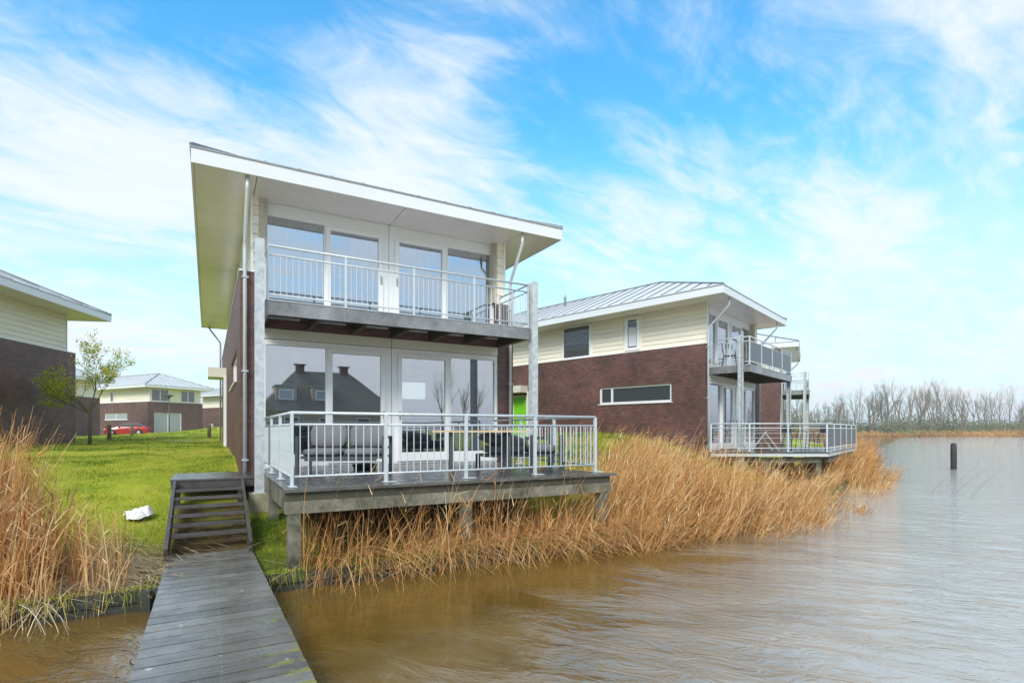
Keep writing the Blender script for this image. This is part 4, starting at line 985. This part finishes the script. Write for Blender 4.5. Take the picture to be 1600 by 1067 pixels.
def far_area(n):
    a_ = np.radians(rng.uniform(18, 58, n)); d_ = rng.uniform(176, 196, n); return np.tan(a_)*d_, d_, np.full(n, .5)
scrub('undergrowth', 'olive scrub filling the space between the far trees', far_area, 80000, 3.0, 9.0, .40, tone=(.1, .9))
def far_area3(n):
    a_ = np.radians(rng.uniform(18, 58, n)); d_ = rng.uniform(170, 182, n); return np.tan(a_)*d_, d_, np.full(n, .3)
scrub('rough_grass', 'pale rough grass along the foot of the far wood', far_area3, 26000, 1.0, 2.6, .22, mat='grass', tone=(.45, 1))
def far_area2(n):
    x_ = rng.uniform(60, 330, n); y_ = np.interp(x_, [60, 100, 135, 420], [170, 169, 159, 149])+rng.uniform(-1, 3.5, n); return x_, y_, np.full(n, .0)
scrub('far_reeds', 'low orange reed belt along the far shore', far_area2, 26000, 1.2, 2.6, .32, mat='reed', tone=(.05, .75))

# ------------------------------------------------------------------ reeds
def ribbons(base, tipdir, length, width, droop, nseg, tone, side=None, taper=.25):
    """vectorised curved ribbons -> verts, quads, tone"""
    n = len(base); t = np.linspace(0, 1, nseg+1)[None, :, None]
    L = length[:, None, None]; d = tipdir/np.linalg.norm(tipdir, axis=1)[:, None]
    c = base[:, None, :]+d[:, None, :]*L*t
    c = c+droop[:, None, :]*L*(t**2.2)
    if side is None:
        a = rng.uniform(0, 2*np.pi, n); side = np.stack([np.cos(a), np.sin(a), np.zeros(n)], 1)
    wv = side[:, None, :]*(width[:, None, None]*(1-(1-taper)*t))*.5
    vv = np.stack([c-wv, c+wv], 2).reshape(-1, 3)
    i0 = (np.arange(n)[:, None]*(nseg+1)+np.arange(nseg)[None, :])*2
    qd = np.stack([i0, i0+1, i0+3, i0+2], -1).reshape(-1, 4)
    return vv, qd, np.repeat(tone, (nseg+1)*2)
def merge(parts):
    vs, qs, ts, off = [], [], [], 0
    for v_, q_, t_ in parts: vs.append(v_); qs.append(q_+off); ts.append(t_); off += len(v_)
    return np.concatenate(vs), np.concatenate(qs), np.concatenate(ts)
def reed_set(x_, y_, hgt, lean, width, leaves=2, tonec=.5, tone_sd=.2, zmin=-.25, leaflen=.38, lsd=.15):
    n = len(x_); z_ = np.maximum(ground_z(x_, y_), zmin)
    base = np.stack([x_, y_, z_], 1); d = np.stack([np.full(n, lean[0])+rng.normal(0, lsd, n), np.full(n, lean[1])+rng.normal(0, lsd, n), np.ones(n)], 1)
    tone = np.clip(tonec+rng.normal(0, tone_sd, n)+.30*(vnoise(x_, y_, 1.1, 3)-.5)+.18*(vnoise(x_, y_, 4, 5)-.5), 0, 1)
    d[:, 0] += .30*(vnoise(x_, y_, 2.3, 7)-.5); d[:, 1] += .4*(vnoise(x_, y_, 2.3, 8)-.5)
    hgt = hgt*(.72+.55*vnoise(x_, y_, 1.7, 9))
    dr = np.stack([lean[0]*.45+rng.normal(0, .12, n), lean[1]*.45+rng.normal(0, .09, n), -np.abs(rng.normal(0, .06, n))], 1)
    parts = [ribbons(base, d, hgt, np.full(n, width)*rng.uniform(.7, 1.3, n), dr, 4, tone)]
    for k_ in range(leaves):
        m_ = rng.random(n) < .8; f_ = rng.uniform(.15, .95, n)[m_]
        dn = d[m_]/np.linalg.norm(d[m_], axis=1)[:, None]
        b = base[m_]+dn*(hgt[m_]*f_)[:, None]+dr[m_]*(hgt[m_]*f_**2.2)[:, None]
        a = rng.uniform(0, 2*np.pi, m_.sum()); ld = np.stack([np.cos(a)*.6+lean[0]*2.2, np.sin(a)*.6+lean[1]*2.2, rng.uniform(.3, 1.3, m_.sum())], 1)
        parts.append(ribbons(b, ld, leaflen*rng.uniform(.4, 1.2, m_.sum()), np.full(m_.sum(), width*1.25), np.stack([ld[:, 0]*.2, ld[:, 1]*.2, -rng.uniform(.2, .9, m_.sum())], 1), 2, np.clip(tone[m_]+rng.normal(.05, .12, m_.sum()), 0, 1), taper=.1))
    return merge(parts)
def uv2xy(u_, v_): return u_*U[0]+v_*V[0], u_*U[1]+v_*V[1]
def clump(x_, y_, f, thr, seed):
    k_ = vnoise(x_, y_, f, seed)*.65+vnoise(x_, y_, f*2.7, seed+1)*.35 > thr+rng.normal(0, .06, len(x_)); return x_[k_], y_[k_]
# left bank
n = 12000; u_ = -.80-np.abs(rng.gamma(1.9, 1.3, n)); v_ = 7.05+rng.beta(1.5, 1.9, n)*3.1
keep = (u_ > -9.5) & ((u_ < -1.25) | (rng.random(n) < .35)) & (v_ < 8.2+np.clip((-u_-1.4)*.55, 0, 3)); u_, v_ = u_[keep], v_[keep]; x_, y_ = uv2xy(u_, v_)
hg = rng.uniform(.85, 1.72, len(u_))*np.interp(u_, [-9, -3.2, -1.9, -1.1], [1.15, 1.12, 1.0, .55])
k_ = vnoise(x_, y_, 2.2, 61) > .12; x_, y_, hg = x_[k_], y_[k_], hg[k_]
A = reed_set(x_, y_, hg, (.02, 0), .010, 2, .64, .24, lsd=.09)
tag(link('reed_bed', np_mesh('reed_bed', A[0], A[1], M['reed'], {'tone': A[2]})), 'tall tan reed bed on the bank left of the jetty', 'reeds', kind='stuff')
# right reeds: from the end of the terrace along the shore
def near_shore(n, s0, s1, pts):
    pts = np.array(pts); sg = np.linalg.norm(np.diff(pts, axis=0), axis=1); cs = np.concatenate([[0], np.cumsum(sg)]); t = rng.uniform(0, cs[-1], n)
    x = np.interp(t, cs, pts[:, 0]); y = np.interp(t, cs, pts[:, 1]); i = np.clip(np.searchsorted(cs, t)-1, 0, len(sg)-1)
    d = (pts[i+1]-pts[i])/sg[i][:, None]; off = s0+(s1-s0)*rng.random(n)
    return x-d[:, 1]*off, y+d[:, 0]*off
LEAN = (.30, .0)
x_, y_ = near_shore(6800, -.75, 3.6, [P(5.9, 7.2), P(6.8, 7.35), (6.0, 12.0), (7.4, 13.6)])
keep = ~((x_*U[0]+y_*U[1] < 6.3) & (x_*V[0]+y_*V[1] > 6.6)); x_, y_ = x_[keep], y_[keep]
x_, y_ = clump(x_, y_, 1.5, np.where(shore_s(x_, y_) > .9, .50, .33), 21)
k_ = ~((x_/y_ < .17) & (shore_s(x_, y_) > 2.2)); x_, y_ = x_[k_], y_[k_]
B1 = reed_set(x_, y_, rng.uniform(.5, 1.3, len(x_)), LEAN, .013, 2, .50, .28)
x_, y_ = near_shore(6800, -1.15, .7, [P(6.6, 7.3), (6.2, 12.0), (10.6, 17.4), (15.5, 23.6)])
x_, y_ = clump(x_, y_, 1.3, np.where(shore_s(x_, y_) < -.25, .55, .44), 31)
B2 = reed_set(x_, y_, rng.uniform(.3, 1.0, len(x_))*np.where((x_ > 5.2) & (x_ < 10.8), .68, 1.0), (.36, 0), .0125, 2, .48, .28)
x_, y_ = near_shore(7500, -.7, 1.6, [(11.6, 18.9), (16.0, 25), (22.5, 35), (30, 47)])
x_, y_ = clump(x_, y_, .8, .3, 41)
B3 = reed_set(x_, y_, rng.uniform(.6, 1.2, len(x_)), LEAN, .018, 2, .42, .22)
x_, y_ = near_shore(3000, -1, 2.5, [(28.5, 44), (33, 52), (37, 59)])
B4 = reed_set(x_, y_, rng.uniform(.8, 1.4, len(x_)), LEAN, .03, 1, .38, .18)
x_ = rng.uniform(1.2, 8.5, 14000); y_ = rng.uniform(10.2, 19.5, 14000); s_ = shore_s(x_, y_)
uu_ = x_*U[0]+y_*U[1]; keep = (s_ > 1.6) & (s_ < 6.0+1.3*np.sin(x_*1.7)) & ~((x_ > 5.3) & (y_ > 13.2)) & (uu_ > 7.1) & (rng.random(14000) < np.interp(s_, [2, 4, 7], [1, .75, .1])); x_, y_ = x_[keep], y_[keep]; x_, y_ = clump(x_, y_, 1.1, .52, 51); k_ = ~((x_/y_ < .175) & (shore_s(x_, y_) > 2.2)); x_, y_ = x_[k_], y_[k_]
B5 = reed_set(x_, y_, rng.uniform(.4, 1.15, len(x_))*np.interp(y_, [10, 13, 17], [1.15, 1, .6]), LEAN, .012, 2, .52, .24)
x_, y_ = near_shore(900, -.4, 3.5, [P(6.2, 7.3), (5.0, 10.8)]); x_, y_ = clump(x_, y_, .9, .42, 71)
B6 = reed_set(x_, y_, rng.uniform(1.1, 1.75, len(x_))*np.where(x_ > 5.8, .75, 1), (.26, 0), .012, 3, .72, .18, lsd=.13)
nS = 5; sx = rng.normal(15.2, 1.4, nS); sy = sx*1.21+rng.normal(0, .5, nS)
n = 1400; x_, y_ = near_shore(n, -.25, .5, [P(4.8, 7.2), P(6.8, 7.35), (6.0, 12.0), (8.6, 15.0)])
B8 = ribbons(np.stack([x_, y_, np.maximum(ground_z(x_, y_), -.1)+rng.uniform(0, .3, n)], 1), np.stack([rng.normal(.5, .7, n), rng.normal(-.7, .5, n), rng.uniform(.1, 1.0, n)], 1), rng.uniform(.4, 1.3, n), np.full(n, .012), np.stack([np.zeros(n), np.zeros(n), -rng.uniform(.2, .8, n)], 1), 5, np.clip(rng.normal(.55, .28, n), 0, 1))
B7 = ribbons(np.stack([sx, sy, np.full(nS, -.1)], 1), np.stack([rng.uniform(.5, 1.0, nS), np.zeros(nS), np.ones(nS)], 1), rng.uniform(.7, 1.6, nS), np.full(nS, .012), np.stack([rng.uniform(0, .25, nS), np.zeros(nS), -rng.uniform(0, .15, nS)], 1), 4, np.full(nS, .02))
A = merge([B1, B2, B3, B4, B5, B6, B7, B8])
tag(link('reed_bed', np_mesh('reed_bed', A[0], A[1], M['reed'], {'tone': A[2]})), 'orange wind bent reed bed along the shore right of the terrace', 'reeds', kind='stuff')
# dead stems hanging over the edging below the terrace
n = 1500; u_ = .95+6*rng.random(n)**.75; v_ = 7.3+rng.exponential(.35, n); x_, y_ = uv2xy(u_, v_); z_ = ground_z(x_, y_)+rng.uniform(0, .16, n)
out = rng.uniform(.5, 1.5, n); dl = np.stack([-V[0]*out+U[0]*rng.normal(0, .8, n), -V[1]*out+U[1]*rng.normal(0, .8, n), rng.uniform(.2, .9, n)], 1)
C1 = ribbons(np.stack([x_, y_, z_], 1), dl, rng.uniform(.3, 1.15, n), np.full(n, .0115), np.stack([np.zeros(n), np.zeros(n), -rng.uniform(.35, .85, n)], 1), 5, np.clip(rng.normal(.5, .2, n), 0, 1))
n = 800; u_ = rng.uniform(1.0, 7.0, n); v_ = 7.3+rng.exponential(.45, n); x_, y_ = uv2xy(u_, v_)
C2 = reed_set(x_, y_, rng.uniform(.3, 1.1, n), (.12, 0), .0105, 1, .45, .22, lsd=.25)
n = 900; u_ = 1.4+5.5*rng.random(n)**.6; v_ = rng.normal(7.25, .12, n); x_, y_ = uv2xy(u_, v_)
dl = np.stack([U[0]*rng.choice([-1, 1], n)-V[0]*rng.uniform(0, .5, n), U[1]*rng.choice([-1, 1], n)-V[1]*rng.uniform(0, .5, n), rng.uniform(-.1, .35, n)], 1)
C3 = ribbons(np.stack([x_, y_, rng.uniform(.14, .42, n)], 1), dl, rng.uniform(.5, 1.3, n), np.full(n, .009), np.stack([np.zeros(n), np.zeros(n), -rng.uniform(.1, .4, n)], 1), 4, np.clip(rng.normal(.58, .2, n), 0, 1))
n = 420; u_ = .95+6.2*rng.random(n)**.8; v_ = rng.normal(7.12, .13, n); x_, y_ = uv2xy(u_, v_)
C4 = reed_set(x_, y_, rng.uniform(.7, 1.45, n), (.16, 0), .0105, 2, .5, .22, lsd=.16)
A = merge([C1, C2, C3, C4])
tag(link('dead_reeds', np_mesh('dead_reeds', A[0], A[1], M['reed'], {'tone': A[2]})), 'tangled dead reed stems hanging over the bank edging below the terrace', 'reeds', kind='stuff')
# flattened straw on the left bank and stray stems in the water
n = 6500; u_ = rng.normal(-1.55, .62, n); v_ = rng.normal(8.15, .55, n); x_, y_ = uv2xy(u_, v_); z_ = ground_z(x_, y_)+rng.uniform(.02, .14, n)
a = rng.normal(.0, .55, n)-.3; dl = np.stack([np.cos(a), np.sin(a), rng.uniform(-.15, .12, n)], 1)
S1 = ribbons(np.stack([x_-.2, y_, z_], 1), dl, rng.uniform(.15, .60, n), np.full(n, .010), np.stack([np.zeros(n), np.zeros(n), -rng.uniform(0, .15, n)], 1), 2, np.clip(rng.normal(.62, .2, n), 0, 1))
n = 260; u_ = rng.uniform(-6, -1.3, n); v_ = rng.normal(7.22, .08, n); x_, y_ = uv2xy(u_, v_)
dl = np.stack([-V[0]*.8+rng.normal(0, .5, n), -V[1]*.8+rng.normal(0, .3, n), rng.uniform(-.2, .6, n)], 1)
S2_ = ribbons(np.stack([x_, y_, np.full(n, .2)], 1), dl, rng.uniform(.3, .9, n), np.full(n, .012), np.stack([np.zeros(n), np.zeros(n), -rng.uniform(.4, .8, n)], 1), 4, np.clip(rng.normal(.7, .15, n), 0, 1))
A = merge([S1, S2_])
tag(link('fallen_straw', np_mesh('fallen_straw', A[0], A[1], M['straw'], {'tone': A[2]})), 'flattened pale reed straw lying on the left bank', 'straw', kind='stuff')

# ------------------------------------------------------------------ grass blades
def grass_patch(n, sampler, h0, h1, wd):
    x_, y_ = sampler(n); s_ = shore_s(x_, y_); gu_, gv_ = x_*U[0]+y_*U[1], x_*V[0]+y_*V[1]; keep = (s_ > .02) & ~((gu_ > -.52) & (gu_ < .6) & (gv_ > 8.2) & (gv_ < 11)) & ~((gu_ > 1.2) & (gu_ < 5.9) & (gv_ > 8.6) & (gv_ < 13)) & ~((gu_ > .5) & (gu_ < 6.8) & (gv_ > 11.8)); x_, y_ = x_[keep], y_[keep]; n = len(x_)
    z_ = ground_z(x_, y_); dist = np.hypot(x_, y_); k_ = np.clip(dist/10, .8, 3)
    tone = np.clip(.37+.8*(vnoise(x_, y_, .55, 1)-.5)+.5*(vnoise(x_, y_, 1.9, 2)-.5)+.35*(vnoise(x_, y_, 6, 4)-.5)+rng.normal(0, .15, n), 0, 1)
    patch = np.clip(.35+1.1*vnoise(x_, y_, 1.6, 6)*(.5+vnoise(x_, y_, 5, 12)), .3, 1.7)
    patch = patch*np.where((x_ > 1.5) & (y_ > 8), 1.5, 1.0); d = np.stack([rng.normal(.1, .45, n), rng.normal(0, .45, n), np.ones(n)], 1)
    return ribbons(np.stack([x_, y_, z_-.01], 1), d, rng.uniform(h0, h1, n)*patch, wd*k_*rng.uniform(.7, 1.3, n), np.stack([rng.normal(0, .3, n), rng.normal(0, .3, n), np.full(n, -.15)], 1), 1, tone, taper=.05)
def samp_left(n):
    u_ = -8+rng.random(n)*9.2; v_ = 7.27+rng.random(n)**1.3*9; return uv2xy(u_, v_)
def samp_far_left(n):
    d_ = rng.uniform(14, 42, n); a_ = np.radians(rng.uniform(-46, -26, n)); return np.tan(a_)*d_, d_
def samp_mid(n):
    u_ = rng.uniform(.6, 6.9, n); v_ = 7.27+rng.random(n)*2.6; return uv2xy(u_, v_)
def samp_right(n):
    d_ = rng.uniform(9, 27, n); a_ = np.radians(rng.uniform(4, 24, n)); return np.tan(a_)*d_, d_
n = 5200; u_ = rng.uniform(-6, 7.1, n); keep = (np.sin(u_*3.1)+np.sin(u_*7.7+1)+rng.normal(0, .5, n) > -.4) & ((u_ < -.5) | (u_ > .62)); u_ = u_[keep]; n = len(u_); v_ = 7.22+rng.exponential(.05, n); x_, y_ = uv2xy(u_, v_)
ov = rng.uniform(.3, 1.0, n); FR = ribbons(np.stack([x_, y_, np.full(n, .20)+rng.uniform(-.02, .05, n)], 1), np.stack([-V[0]*ov+rng.normal(0, .3, n), -V[1]*ov+rng.normal(0, .2, n), rng.uniform(.1, .8, n)], 1), rng.uniform(.08, .26, n), rng.uniform(.006, .012, n), np.stack([np.zeros(n), np.zeros(n), -rng.uniform(.6, 1.3, n)], 1), 3, np.clip(rng.normal(.5, .22, n), 0, 1))
A = merge([FR, grass_patch(120000, samp_left, .03, .085, .0075), grass_patch(45000, samp_far_left, .05, .12, .008), grass_patch(38000, samp_mid, .05, .17, .007), grass_patch(80000, samp_right, .06, .19, .008)])
tag(link('grass', np_mesh('grass', A[0], A[1], M['grass'], {'tone': A[2]})), 'short green and yellow grass covering the banks', 'grass', kind='stuff')
